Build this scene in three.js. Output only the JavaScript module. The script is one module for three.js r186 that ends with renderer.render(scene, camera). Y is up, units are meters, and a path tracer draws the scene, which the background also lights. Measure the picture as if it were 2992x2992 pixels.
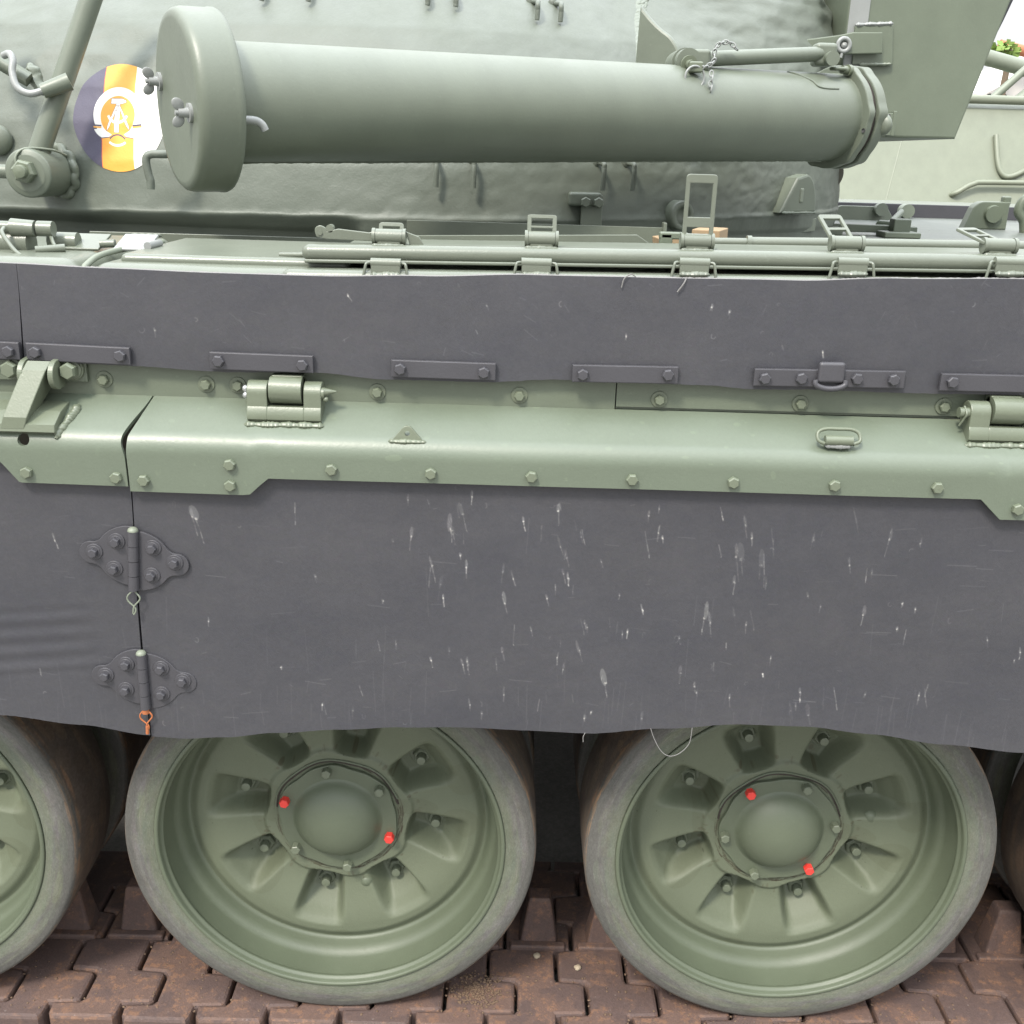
import * as THREE from 'three';
import { RoundedBoxGeometry } from 'three/addons/geometries/RoundedBoxGeometry.js';
import { mergeGeometries } from 'three/addons/utils/BufferGeometryUtils.js';
import { ImprovedNoise } from 'three/addons/math/ImprovedNoise.js';
import { Brush, Evaluator, SUBTRACTION } from 'three-bvh-csg';

// ---------------------------------------------------------------- camera, sky, sun, exposure
const scene = new THREE.Scene();
const camera = new THREE.PerspectiveCamera(53.0, 1, 0.05, 400);
camera.position.set(0, 1.6366, 1.5607);
camera.rotation.set(-0.3351, -0.0035, 0.0297, 'YXZ');

const renderer = new THREE.WebGLRenderer({ antialias: true });
renderer.toneMapping = THREE.LinearToneMapping;
renderer.toneMappingExposure = 3.7;
renderer.shadowMap.enabled = true;

function overcastSky() {                                             // bright even cloud, a little darker towards the horizon
  const w = 256, h = 128, d = new Float32Array(w * h * 4), n = new ImprovedNoise();
  for (let j = 0; j < h; j++) for (let i = 0; i < w; i++) {
    const el = ((j + 0.5) / h - 0.5) * Math.PI, az = (i + 0.5) / w * Math.PI * 2, c = Math.cos(el);
    const x = c * Math.cos(az), y = Math.sin(el), z = c * Math.sin(az);
    const cloud = 1 + 0.10 * n.noise(x * 2.3 + 5, y * 4, z * 2.3) + 0.05 * n.noise(x * 6, y * 11 + 3, z * 6);
    const up = Math.max(0, y), L = (0.225 + 1.42 * Math.pow(up, 1.5)) * cloud * (y < 0 ? 0.35 : 1), k = (j * w + i) * 4;
    const cool = Math.max(0, y); d[k] = L * (0.99 - 0.05 * cool); d[k + 1] = L; d[k + 2] = L * (1.01 + 0.06 * cool); d[k + 3] = 1;
  }
  const t = new THREE.DataTexture(d, w, h, THREE.RGBAFormat, THREE.FloatType);
  t.mapping = THREE.EquirectangularReflectionMapping; t.magFilter = t.minFilter = THREE.LinearFilter; t.needsUpdate = true;
  return t;
}
scene.background = overcastSky();
scene.environment = scene.background;

const sun = new THREE.DirectionalLight(0xfff6ea, 1.3);
sun.position.set(-3.2, 9, 4.2);
sun.target.position.set(0, 1.2, -1);
sun.castShadow = true; sun.shadow.radius = 21; sun.shadow.mapSize.set(2048, 2048);
Object.assign(sun.shadow.camera, { left: -5, right: 5, top: 5, bottom: -5, near: 0.5, far: 30 });
scene.add(sun, sun.target);

// ---------------------------------------------------------------- small helpers
let seed = 7;
const rnd = () => { seed = (seed * 1664525 + 1013904223) >>> 0; return seed / 4294967296; };
const rr = (a, b) => a + (b - a) * rnd();
const clamp = (x, a = 0, b = 1) => Math.min(b, Math.max(a, x));
const sm = (a, b, x) => { const t = clamp((x - a) / (b - a)); return t * t * (3 - 2 * t); };
const lerp = (a, b, t) => a + (b - a) * t;
const V = (x, y, z) => new THREE.Vector3(x, y, z);
const PN = new ImprovedNoise();
const fbm = (x, y, z, o = 4) => { let s = 0, a = 0.5; for (let i = 0; i < o; i++) { s += a * PN.noise(x, y, z); x *= 2.03; y *= 2.03; z *= 2.03; a *= 0.5; } return s; };
function table(list, x) {                                            // piecewise linear [x, y] table
  if (x <= list[0][0]) return list[0][1];
  for (let i = 1; i < list.length; i++) if (x <= list[i][0]) { const [a, b] = list[i - 1], [c, d] = list[i]; return b + (d - b) * (x - a) / (c - a); }
  return list[list.length - 1][1];
}
function smoothTable(list, x) {                                      // the same with eased steps
  if (x <= list[0][0]) return list[0][1];
  for (let i = 1; i < list.length; i++) if (x <= list[i][0]) { const [a, b] = list[i - 1], [c, d] = list[i]; return b + (d - b) * sm(a, c, x); }
  return list[list.length - 1][1];
}
const range = (a, b, n) => Array.from({ length: n + 1 }, (_, i) => a + (b - a) * i / n);

function boxUV(g) {                                                  // uv in metres by the axis a face points along
  if (g.userData.keepUV) return g;
  if (g.index) { const u = g.userData; g = g.toNonIndexed(); g.userData = u; }
  if (!g.attributes.normal) g.computeVertexNormals();
  const p = g.attributes.position, uv = new Float32Array(p.count * 2), a = V(), b = V(), c = V();
  const off = g.userData.uvShift || 0;
  for (let i = 0; i < p.count; i += 3) {
    a.fromBufferAttribute(p, i); b.fromBufferAttribute(p, i + 1); c.fromBufferAttribute(p, i + 2);
    const n = b.clone().sub(a).cross(c.clone().sub(a)), ax = Math.abs(n.x), ay = Math.abs(n.y), az = Math.abs(n.z);
    [a, b, c].forEach((v, k) => {
      const q = ax > ay && ax > az ? [v.z, v.y] : ay > az ? [v.x, v.z] : [v.x, v.y];
      uv[(i + k) * 2] = q[0] + off; uv[(i + k) * 2 + 1] = q[1] + off * 0.7;
    });
  }
  g.setAttribute('uv', new THREE.BufferAttribute(uv, 2));
  return g;
}
function join(list) {
  const gs = list.map(g => { g = boxUV(g); if (g.index) g = g.toNonIndexed(); for (const k of Object.keys(g.attributes)) if (!['position', 'normal', 'uv'].includes(k)) g.deleteAttribute(k); return g; });
  const m = mergeGeometries(gs); m.userData.keepUV = true; return m;
}
function P(name, geo, material, parent, label) {                     // one named mesh
  const list = Array.isArray(geo) ? join(geo) : boxUV(geo);
  const m = new THREE.Mesh(list, material); m.name = name; m.castShadow = m.receiveShadow = true;
  if (label) m.userData.label = label;
  (parent || scene).add(m); return m;
}
function G(name, parent, label) { const g = new THREE.Group(); g.name = name; if (label) g.userData.label = label; (parent || scene).add(g); return g; }
const box = (w, h, d, x, y, z, r = 0.002, seg = 2) => new RoundedBoxGeometry(w, h, d, seg, Math.min(r, w / 2.01, h / 2.01, d / 2.01)).translate(x, y, z);
function tube(pts, r, seg = 40, rad = 10, closed = false) {
  return new THREE.TubeGeometry(new THREE.CatmullRomCurve3(pts.map(p => V(...p)), closed, 'catmullrom', 0.5), seg, r, rad, closed);
}
function rod(a, b, r0, r1 = r0, seg = 24) {                          // capped cylinder from a to b
  const A = V(...a), B = V(...b), d = B.clone().sub(A), L = d.length();
  const g = new THREE.CylinderGeometry(r1, r0, L, seg, 1);
  g.applyQuaternion(new THREE.Quaternion().setFromUnitVectors(V(0, 1, 0), d.normalize())); const m = A.add(B).multiplyScalar(0.5);
  return g.translate(m.x, m.y, m.z);
}
function lathe(pts, seg = 32, flat = false) {                        // profile of [r, h]; axis turned to z
  let g = new THREE.LatheGeometry(pts.map(p => new THREE.Vector2(p[0], p[1])), seg);
  if (flat) { g = g.toNonIndexed(); g.computeVertexNormals(); }
  return g.rotateX(Math.PI / 2);
}
function plate(points, depth, bevel = 0.001, holes = []) {           // extruded outline in x/y, front face at z = depth
  const s = points instanceof THREE.Shape ? points : new THREE.Shape(points.map(p => new THREE.Vector2(p[0], p[1])));
  holes.forEach(h => s.holes.push(h));
  return new THREE.ExtrudeGeometry(s, { depth: depth - 2 * bevel, bevelEnabled: bevel > 0, bevelSize: bevel, bevelThickness: bevel, bevelOffset: -bevel, bevelSegments: 2, curveSegments: 10 }).translate(0, 0, bevel);
}
const hexBolt = (r, h) => { const g = lathe([[0.0001, h], [r * 0.8, h], [r * 0.98, h * 0.78], [r, h * 0.7], [r, -0.001]].reverse(), 6, true); return g; };
const washer = (r, h) => lathe([[0.0001, h], [r * 0.93, h], [r, h * 0.6], [r, -0.001]].reverse(), 26);
function sheet(us, vs, f, t, uvf) {                                  // closed sheet: front f(u, v) -> [x, y, z], thickness t behind it
  const nu = us.length, nv = vs.length, pos = [], idx = [];
  for (const v of vs) for (const u of us) pos.push(...f(u, v));
  for (let j = 0; j < nv - 1; j++) for (let i = 0; i < nu - 1; i++) { const a = j * nu + i, b = a + 1, c = a + nu, d = c + 1; idx.push(a, b, d, a, d, c); }
  const fr = new THREE.BufferGeometry(); fr.setAttribute('position', new THREE.Float32BufferAttribute(pos, 3)); fr.setIndex(idx); fr.computeVertexNormals();
  const n = fr.attributes.normal, bp = pos.map((p, i) => p - n.array[i] * t);
  const bk = new THREE.BufferGeometry(); bk.setAttribute('position', new THREE.Float32BufferAttribute(bp, 3));
  const bi = []; for (let i = 0; i < idx.length; i += 3) bi.push(idx[i], idx[i + 2], idx[i + 1]); bk.setIndex(bi); bk.computeVertexNormals();
  const rim = []; const ring = [];
  for (let i = 0; i < nu; i++) ring.push(i);
  for (let j = 1; j < nv; j++) ring.push(j * nu + nu - 1);
  for (let i = nu - 2; i >= 0; i--) ring.push((nv - 1) * nu + i);
  for (let j = nv - 2; j >= 1; j--) ring.push(j * nu);
  const at = (a, k) => [a[k * 3], a[k * 3 + 1], a[k * 3 + 2]];
  ring.forEach((a, k) => { const b = ring[(k + 1) % ring.length]; rim.push(...at(pos, a), ...at(bp, a), ...at(bp, b), ...at(pos, a), ...at(bp, b), ...at(pos, b)); });
  const rg = new THREE.BufferGeometry(); rg.setAttribute('position', new THREE.Float32BufferAttribute(rim, 3)); rg.computeVertexNormals();
  const gs = [fr, bk, rg].map(g => {
    if (!uvf) return boxUV(g);
    const p = g.attributes.position, uv = new Float32Array(p.count * 2);
    for (let i = 0; i < p.count; i++) { const q = uvf(p.getX(i), p.getY(i), p.getZ(i)); uv[i * 2] = q[0]; uv[i * 2 + 1] = q[1]; }
    g.setAttribute('uv', new THREE.BufferAttribute(uv, 2)); return g.index ? g.toNonIndexed() : g;
  });
  const m = mergeGeometries(gs); m.userData.keepUV = true; return m;
}
function weld(a, b, r, lumps = 14, sag = 0) {                        // a lumpy weld bead from a to b
  const A = V(...a), B = V(...b), n = lumps * 6, g = new THREE.TubeGeometry(new THREE.LineCurve3(A, B), n, r, 8, false), p = g.attributes.position, q = V();
  const L = A.distanceTo(B), d = B.clone().sub(A).normalize();
  for (let i = 0; i < p.count; i++) {
    q.fromBufferAttribute(p, i); const s = q.clone().sub(A).dot(d), c = A.clone().addScaledVector(d, s), o = q.sub(c);
    const k = 0.86 + 0.16 * Math.abs(Math.sin(s / L * Math.PI * lumps + 1.6 * o.x / r + 1.5 * PN.noise(s * 40, a[0] * 9, 2))) + 0.5 * PN.noise(s * 70, o.x * 50 + a[0] * 9, o.y * 50);
    const e = Math.min(1, 0.35 + Math.min(s, L - s) / (r * 1.6)); c.addScaledVector(o, k * e); p.setXYZ(i, c.x, c.y, c.z);
  }
  g.computeVertexNormals(); return g;
}

// ---------------------------------------------------------------- textures
const toS = c => c <= 0.0031308 ? c * 12.92 : 1.055 * Math.pow(c, 1 / 2.4) - 0.055;
function lattice(n) { const a = new Float32Array(n * n); for (let i = 0; i < n * n; i++) a[i] = rnd(); return (x, y) => { const xi = Math.floor(x), yi = Math.floor(y), fx = x - xi, fy = y - yi, u = fx * fx * (3 - 2 * fx), v = fy * fy * (3 - 2 * fy), g = (i, j) => a[((j % n + n) % n) * n + (i % n + n) % n]; return lerp(lerp(g(xi, yi), g(xi + 1, yi), u), lerp(g(xi, yi + 1), g(xi + 1, yi + 1), u), v); }; }
function tileField(size, oct) {                                      // seamless layered noise, 0..1
  const L = oct.map(([n]) => lattice(n)), out = new Float32Array(size * size), tot = oct.reduce((s, o) => s + o[1], 0);
  for (let j = 0; j < size; j++) for (let i = 0; i < size; i++) { let s = 0; oct.forEach(([n, a], k) => { s += a * L[k](i / size * n, j / size * n); }); out[j * size + i] = s / tot; }
  return out;
}
function dataTex(size, f, srgb, repeat) {
  const d = new Uint8Array(size * size * 4);
  for (let k = 0; k < size * size; k++) { const c = f(k); for (let q = 0; q < 3; q++) d[k * 4 + q] = clamp((srgb ? toS(c[q]) : c[q])) * 255; d[k * 4 + 3] = 255; }
  const t = new THREE.DataTexture(d, size, size); t.wrapS = t.wrapT = THREE.RepeatWrapping; t.magFilter = THREE.LinearFilter; t.minFilter = THREE.LinearMipmapLinearFilter; t.generateMipmaps = true;
  if (srgb) t.colorSpace = THREE.SRGBColorSpace; if (repeat) t.repeat.set(repeat, repeat); t.needsUpdate = true; return t;
}
const fine = tileField(512, [[256, 0.5], [128, 0.35], [64, 0.15]]);
const broad = tileField(512, [[6, 0.5], [14, 0.3], [37, 0.2], [90, 0.12]]);
const lumpy = tileField(512, [[10, 0.5], [23, 0.35], [51, 0.3], [120, 0.15]]);
const speck = new Float32Array(512 * 512);
for (let s = 0; s < 260; s++) {                                      // dust specks and dried drops
  const cx = rnd() * 512, cy = rnd() * 512, r = 0.8 + 2.6 * rnd() ** 3, a = rr(0.25, 0.9);
  for (let j = -5; j <= 5; j++) for (let i = -5; i <= 5; i++) { const q = Math.hypot(i, j); if (q < r) { const k = ((Math.floor(cy + j) + 512) % 512) * 512 + (Math.floor(cx + i) + 512) % 512; speck[k] = Math.max(speck[k], a * sm(r, r * 0.6, q)); } }
}
const paintMap = dataTex(512, k => { const v = 0.84 + 0.17 * broad[k] + 0.05 * (fine[k] - 0.5), s = speck[k] * 0.16; return [v + s, v + s, v * 0.98 + s]; }, true, 2.5);
const paintBump = dataTex(512, k => { const v = 0.6 * fine[k] + 0.4 * broad[k]; return [v, v, v]; }, false, 3.1);
const paintRough = dataTex(512, k => { const v = 0.82 + 0.28 * (broad[k] - 0.5) + 0.1 * fine[k] + 0.15 * speck[k]; return [v, v, v]; }, false, 1.7);
const castBump = dataTex(512, k => { const v = 0.75 * lumpy[k] + 0.25 * fine[k]; return [v, v, v]; }, false, 2.2);
const rubberBump = dataTex(512, k => { const v = 0.5 * fine[k] + 0.5 * lumpy[k]; return [v, v, v]; }, false, 3.0);
const rustMap = dataTex(512, k => {
  const b = broad[k], l = lumpy[(k * 3 + 4411) % (512 * 512)], f = fine[k], o = sm(0.52, 0.66, l), d = sm(0.56, 0.42, b);
  const base = [0.100, 0.062, 0.049], ora = [0.165, 0.090, 0.055], dk = [0.072, 0.048, 0.043], g = 0.75 + 0.5 * f;
  return [0, 1, 2].map(q => lerp(lerp(base[q], ora[q], o * 0.75), dk[q], d * 0.85) * g + (speck[k] > 0.3 ? 0.06 * speck[k] : 0));
}, true, 2.7);
const rustBump = dataTex(512, k => { const v = 0.55 * lumpy[(k * 3 + 4411) % (512 * 512)] + 0.45 * fine[k]; return [v, v, v]; }, false, 2.7);
const gravelMap = dataTex(512, k => { const v = 0.09 + 0.10 * fine[k] + 0.07 * broad[k]; return [v * 1.05, v, v * 0.92]; }, true, 1);

function canvas(w, h, draw, repeat) {
  const c = document.createElement('canvas'); c.width = w; c.height = h; draw(c.getContext('2d'), w, h);
  const t = new THREE.CanvasTexture(c); t.colorSpace = THREE.SRGBColorSpace; t.magFilter = THREE.LinearFilter; t.anisotropy = 8;
  return t;
}
const hex = (r, g, b) => `rgb(${[r, g, b].map(c => Math.round(toS(c) * 255)).join(',')})`;

// marks on the rubber sheets: dried splashes, each with a faint drop outline, a pale lower end and a thin run below it
const SX0 = -1.0, SX1 = 1.06, SY0 = 0.70, SY1 = 1.22, UY0 = 1.30, UY1 = 1.52;
const RUB = [0.0388, 0.0382, 0.0440];
function patches(x, w, h, amount) {                                   // cloudy worn tone, warmer where it is lighter
  const im = x.getImageData(0, 0, w, h), d = im.data;
  for (let j = 0; j < h; j++) for (let i = 0; i < w; i++) { const k = (j * w + i) * 4, n = amount * (fbm(i * 0.0042, j * 0.0062, 3.3, 5) + 0.4 * fbm(i * 0.03, j * 0.05, 8.1, 3)); d[k] = clamp(d[k] + n * 1.1, 0, 255); d[k + 1] = clamp(d[k + 1] + n, 0, 255); d[k + 2] = clamp(d[k + 2] + n * 0.75, 0, 255); }
  x.putImageData(im, 0, 0);
}
function grainOn(x, w, h, amount) {
  const im = x.getImageData(0, 0, w, h), d = im.data;
  for (let j = 0; j < h; j++) for (let i = 0; i < w; i++) { const k = (j * w + i) * 4, n = (fine[(j % 512) * 512 + i % 512] - 0.5) * amount + (broad[((j >> 1) % 512) * 512 + (i >> 1) % 512] - 0.5) * amount * 0.8; for (let q = 0; q < 3; q++) d[k + q] = clamp(d[k + q] + n, 0, 255); }
  x.putImageData(im, 0, 0);
}
function drop(x, cx, y0, y1, lean, s) {
  const L = y1 - y0, body = Math.min(L * rr(0.3, 0.6), 26 * s), w = clamp(L * 0.065, 1.3, 5.2) * rr(0.6, 1.35), str = rr(0.3, 1) ** 1.3;
  x.save(); x.translate(cx, y0); x.rotate(lean); x.lineCap = 'round';
  const kind = rnd();
  if (kind > 0.3) {
    x.globalAlpha = str; x.fillStyle = 'rgba(178,176,170,0.24)'; x.beginPath(); x.ellipse(rr(-1, 1), body * 0.55, w * rr(0.8, 1.3), body * 0.58, rr(-0.15, 0.15), 0, 7); x.fill();
    x.strokeStyle = 'rgba(205,203,196,0.34)'; x.lineWidth = 0.7;
    for (let k = 0; k < 5; k++) { x.globalAlpha = str * rr(0.2, 0.9); const q = body * rr(0.1, 1.05), p = w * rr(-0.9, 0.9); x.beginPath(); x.moveTo(p, q); x.lineTo(p + w * rr(-0.7, 0.7), q + rr(1, 6)); x.stroke(); }
    x.globalAlpha = str; x.fillStyle = 'rgba(214,210,198,0.38)'; for (let k = 0; k < 2; k++) { x.beginPath(); x.ellipse(rr(-w, w) * 0.6, body * rr(0.9, 1.08), rr(0.6, w * 0.5 + 0.6), rr(0.6, 1.6), 0, 0, 7); x.fill(); }
  }
  x.globalAlpha = str; x.strokeStyle = `rgba(208,204,194,${rr(0.25, 0.55)})`; let q = kind > 0.3 ? body * 0.9 : 0, p = 0; 
  while (q < L) { const st = rr(4, 12); x.lineWidth = rr(0.8, 2.0); x.globalAlpha = str * rr(0.3, 1); x.beginPath(); x.moveTo(p, q); p += rr(-0.7, 0.7); x.lineTo(p, Math.min(L, q + st)); x.stroke(); q += st * rr(0.8, 1.3); }
  x.restore();
}
// the larger splashes of the photograph: x, top, bottom on the sheet in units of 0.27 mm from its left part
const SPLASH = [[92, 10, 60], [258, 30, 190], [204, 90, 245], [10, 160, 290], [105, 320, 470], [165, 430, 570], [265, 300, 340], [300, 340, 445], [505, 360, 470], [540, 400, 490], [500, 520, 650], [570, 710, 830], [500, 840, 920], [280, 905, 1000], [310, 905, 1005], [595, 105, 185], [700, 155, 240], [785, 35, 155], [785, 210, 320], [872, 125, 185], [905, 175, 250], [835, 280, 340], [820, 390, 475], [1022, 335, 390], [1250, 185, 335], [1325, 150, 240], [1768, 100, 225], [1768, 250, 430], [1755, 430, 540], [1885, 285, 450], [1920, 170, 320], [1257, 590, 655], [1620, 580, 770], [1765, 610, 725], [1858, 630, 750], [735, 535, 605], [785, 480, 540], [950, 680, 735], [1168, 740, 790], [815, 865, 945], [915, 800, 930], [852, 930, 1000], [1068, 970, 1145], [1505, 950, 1060], [1592, 1050, 1115], [1310, 1225, 1310], [985, 1245, 1290], [525, 1070, 1165], [725, 1150, 1225], [-1170, 60, 210], [-610, 30, 150], [2340, 60, 200], [2460, 390, 470], [2480, 600, 720], [2190, 1090, 1180], [2380, 1090, 1230], [2240, 1190, 1320], [2140, 1170, 1290], [2860, 1110, 1190], [2560, 170, 330], [2350, 330, 420], [2150, 200, 270]];
const skirtMap = canvas(2048, 520, (x, w, h) => {
  const s = w / (SX1 - SX0); x.fillStyle = hex(...RUB); x.fillRect(0, 0, w, h); patches(x, w, h, 8);
  const X = m => (m - SX0) * s, Y = m => (SY1 - m) * s;
  x.lineWidth = 0.8;
  for (let k = 0; k < 230; k++) { x.strokeStyle = `rgba(180,180,178,${rr(0.03, 0.12)})`; const a = rr(0, w), b = h - rr(30, 190) + (rnd() < 0.25 ? -rr(0, 250) : 0); x.beginPath(); x.moveTo(a, b); x.lineTo(a + rr(-4, 4), b + rr(14, 80)); x.stroke(); }
  for (let k = 0; k < 160; k++) { x.strokeStyle = `rgba(195,195,190,${rr(0.04, 0.2)})`; const a = rr(0, w), b = rr(0, h * 0.9); x.beginPath(); x.moveTo(a, b); x.lineTo(a + rr(4, 44), b + rr(-5, 5)); x.stroke(); }
    for (const [a, t, b] of SPLASH) {
    const px = 774.8 + 0.3342 * a, f = q => 1.18 - (936.3 + 0.3342 * q - 915 - 0.03 * (px - 700)) * 0.000863;
    drop(x, X(-0.073 + (px - 860) * 0.000822), Y(f(t)), Y(f(b)), rr(-0.32, 0.1), 1); if (rnd() < 0.5) drop(x, X(-0.073 + (px - 860) * 0.000822) + rr(-9, 9), Y(f(t)) + rr(-5, 20), Y(f(b)) + rr(-10, 18), rr(-0.35, 0.1), 0.8);
  }
  for (let k = 0; k < 75; k++) { const a = rnd() < 0.6 ? X(rr(-0.2, 0.62)) : rr(0, w), b = rr(40, h - 100), L = rr(6, 26); drop(x, a, b, b + L, rr(-0.3, 0.1), 0.5); }
  for (let k = 0; k < 60; k++) { x.strokeStyle = `rgba(200,197,190,${rr(0.06, 0.2)})`; x.lineWidth = rr(0.7, 1.6); const q = rr(0, 6); x.beginPath(); x.ellipse(rr(0, w), rr(0, h), rr(1.5, 4), rr(1.5, 6), 0, q, q + rr(2, 5)); x.stroke(); }
  grainOn(x, w, h, 7);
});
const upperMap = canvas(2048, 220, (x, w, h) => {
  const s = w / (SX1 - SX0); x.fillStyle = hex(...RUB); x.fillRect(0, 0, w, h); patches(x, w, h, 8);
  for (let k = 0; k < 130; k++) { x.strokeStyle = `rgba(200,200,200,${rr(0.04, 0.18)})`; x.lineWidth = 0.8; const a = rr(0, w), b = rr(0, h); x.beginPath(); x.moveTo(a, b); x.lineTo(a + rr(-12, 22), b + rr(-6, 16)); x.stroke(); }
  for (let k = 0; k < 22; k++) { const a = rr(0, w), b = rr(10, h - 40); drop(x, a, b, b + rr(4, 15), rr(-0.6, 0.1), 0.4); }
  for (let k = 0; k < 24; k++) { x.strokeStyle = `rgba(205,202,196,${rr(0.08, 0.25)})`; x.lineWidth = rr(0.7, 1.6); const q = rr(0, 6); x.beginPath(); x.ellipse(rr(0, w), rr(0, h), rr(1.5, 4), rr(1.5, 5), 0, q, q + rr(2, 5)); x.stroke(); }
  grainOn(x, w, h, 7);
});
// dried rain marks and dust blots on the green rail
const railMap = canvas(2048, 220, (x, w, h) => {
  x.fillStyle = hex(0.76, 0.76, 0.76); x.fillRect(0, 0, w, h);
  for (let k = 0; k < 190; k++) { const r = rr(1, 4.2) * (rnd() < 0.1 ? 2.4 : 1), up = rnd() < 0.62, cy = up ? rr(4, 110) : rr(110, h); x.fillStyle = `rgba(250,252,246,${rr(0.10, 0.55)})`; x.beginPath(); x.ellipse(rr(0, w), cy, up ? r * 1.3 : r * 0.6, up ? r * 0.8 : r * 1.6, rr(-0.2, 0.2), 0, 7); x.fill(); }
  for (let k = 0; k < 60; k++) { x.strokeStyle = `rgba(255,255,248,${rr(0.1, 0.4)})`; x.lineWidth = rr(1, 3); const a = rr(0, w), b = rr(120, h - 20); x.beginPath(); x.moveTo(a, b); x.lineTo(a + rr(-4, 4), b + rr(4, 14)); x.stroke(); }
  for (let k = 0; k < 30; k++) { x.fillStyle = 'rgba(200,175,140,0.25)'; x.beginPath(); x.ellipse(rr(0, w), rr(0, 10), rr(8, 40), rr(1.5, 3), 0, 0, 7); x.fill(); }
  grainOn(x, w, h, 9);
});
const tyreMap = canvas(1024, 256, (x, w, h) => {                     // across: round the wheel; down: from the rim to the tread's far side
  x.fillStyle = hex(0.067, 0.064, 0.057); x.fillRect(0, 0, w, h);
  x.fillStyle = hex(0.066, 0.051, 0.040); x.fillRect(0, h * 0.52, w, h * 0.48);
  for (let k = 0; k < 500; k++) { x.fillStyle = `rgba(${rnd() < 0.5 ? '92,98,78' : '98,95,94'},${rr(0.05, 0.22)})`; x.beginPath(); x.ellipse(rr(0, w), rr(0, h * 0.3), rr(6, 50), rr(3, 16), 0, 0, 7); x.fill(); }
  for (let k = 0; k < 900; k++) { x.fillStyle = `rgba(86,90,76,${rr(0.05, 0.18)})`; x.beginPath(); x.ellipse(rr(0, w), rr(0, h * 0.16) * rr(0.3, 1.25), rr(8, 60), rr(3, 12), 0, 0, 7); x.fill(); }
  for (let k = 0; k < 260; k++) { x.fillStyle = `rgba(132,98,70,${rr(0.06, 0.35)})`; x.beginPath(); x.ellipse(rr(0, w), h * rr(0.43, 0.55), rr(4, 30), rr(1, 6), 0, 0, 7); x.fill(); }
  for (let k = 0; k < 90; k++) { x.strokeStyle = `rgba(70,64,58,${rr(0.1, 0.4)})`; x.lineWidth = 0.8; const a = rr(0, w), b = rr(0.1, 0.45) * h; x.beginPath(); x.moveTo(a, b); x.lineTo(a + rr(-4, 4), b + rr(8, 40)); x.stroke(); }
  for (let k = 0; k < 120; k++) { x.strokeStyle = `rgba(190,186,178,${rr(0.05, 0.22)})`; x.lineWidth = 0.8; const a = rr(0, w), b = rr(0.05, 0.45) * h; x.beginPath(); x.moveTo(a, b); x.lineTo(a + rr(-22, 22), b + rr(-3, 3)); x.stroke(); }
  for (let k = 0; k < 200; k++) { x.fillStyle = `rgba(${rnd() < 0.5 ? '58,46,38' : '120,96,70'},${rr(0.05, 0.25)})`; x.beginPath(); x.ellipse(rr(0, w), rr(0.55, 1) * h, rr(5, 60), rr(2, 16), 0, 0, 7); x.fill(); }
  grainOn(x, w, h, 22);
}); tyreMap.wrapS = THREE.RepeatWrapping;
// wheel web: rust bleeding from the cap joint and the bolts, dirt grains and scuffs
const wheelMap = canvas(1024, 1024, (x, w) => {
  x.fillStyle = hex(0.90, 0.90, 0.90); x.fillRect(0, 0, w, w); const c = w / 2, m = w / 0.6;
  for (let k = 0; k < 40; k++) { x.fillStyle = rnd() < 0.5 ? 'rgba(150,140,115,0.10)' : 'rgba(255,255,250,0.10)'; x.beginPath(); x.ellipse(rr(0, w), rr(0, w), rr(20, 110), rr(15, 60), rr(0, 3), 0, 7); x.fill(); }
  for (let k = 0; k < 230; k++) { const a = rr(0.1, 3.1) * (rnd() < 0.8 ? 1 : -1), r = rr(0.114, 0.124) * m; x.strokeStyle = `rgba(92,58,38,${rr(0.1, 0.5)})`; x.lineWidth = rr(1, 4); x.beginPath(); x.arc(c, c, r, a, a + rr(0.02, 0.2)); x.stroke(); }
  for (let k = 0; k < 70; k++) { const a = rr(0, 6.28), r = rr(0.135, 0.16) * m; x.fillStyle = `rgba(120,72,46,${rr(0.05, 0.25)})`; x.beginPath(); x.ellipse(c + r * Math.cos(a), c + r * Math.sin(a), rr(3, 14), rr(2, 8), a, 0, 7); x.fill(); }
  for (let k = 0; k < 700; k++) { const r = rr(0.4, 1.8) ** 1.5; x.fillStyle = rnd() < 0.55 ? `rgba(250,246,228,${rr(0.15, 0.6)})` : `rgba(80,66,48,${rr(0.1, 0.4)})`; x.beginPath(); x.arc(rr(0, w), rr(0, w), r, 0, 7); x.fill(); }
  for (let k = 0; k < 70; k++) { x.strokeStyle = `rgba(255,255,245,${rr(0.05, 0.25)})`; x.lineWidth = rr(0.6, 1.6); const a = rr(0, w), b = rr(0, w); x.beginPath(); x.moveTo(a, b); x.lineTo(a + rr(-26, 26), b + rr(-26, 26)); x.stroke(); }
  grainOn(x, w, w, 12);
});
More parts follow.
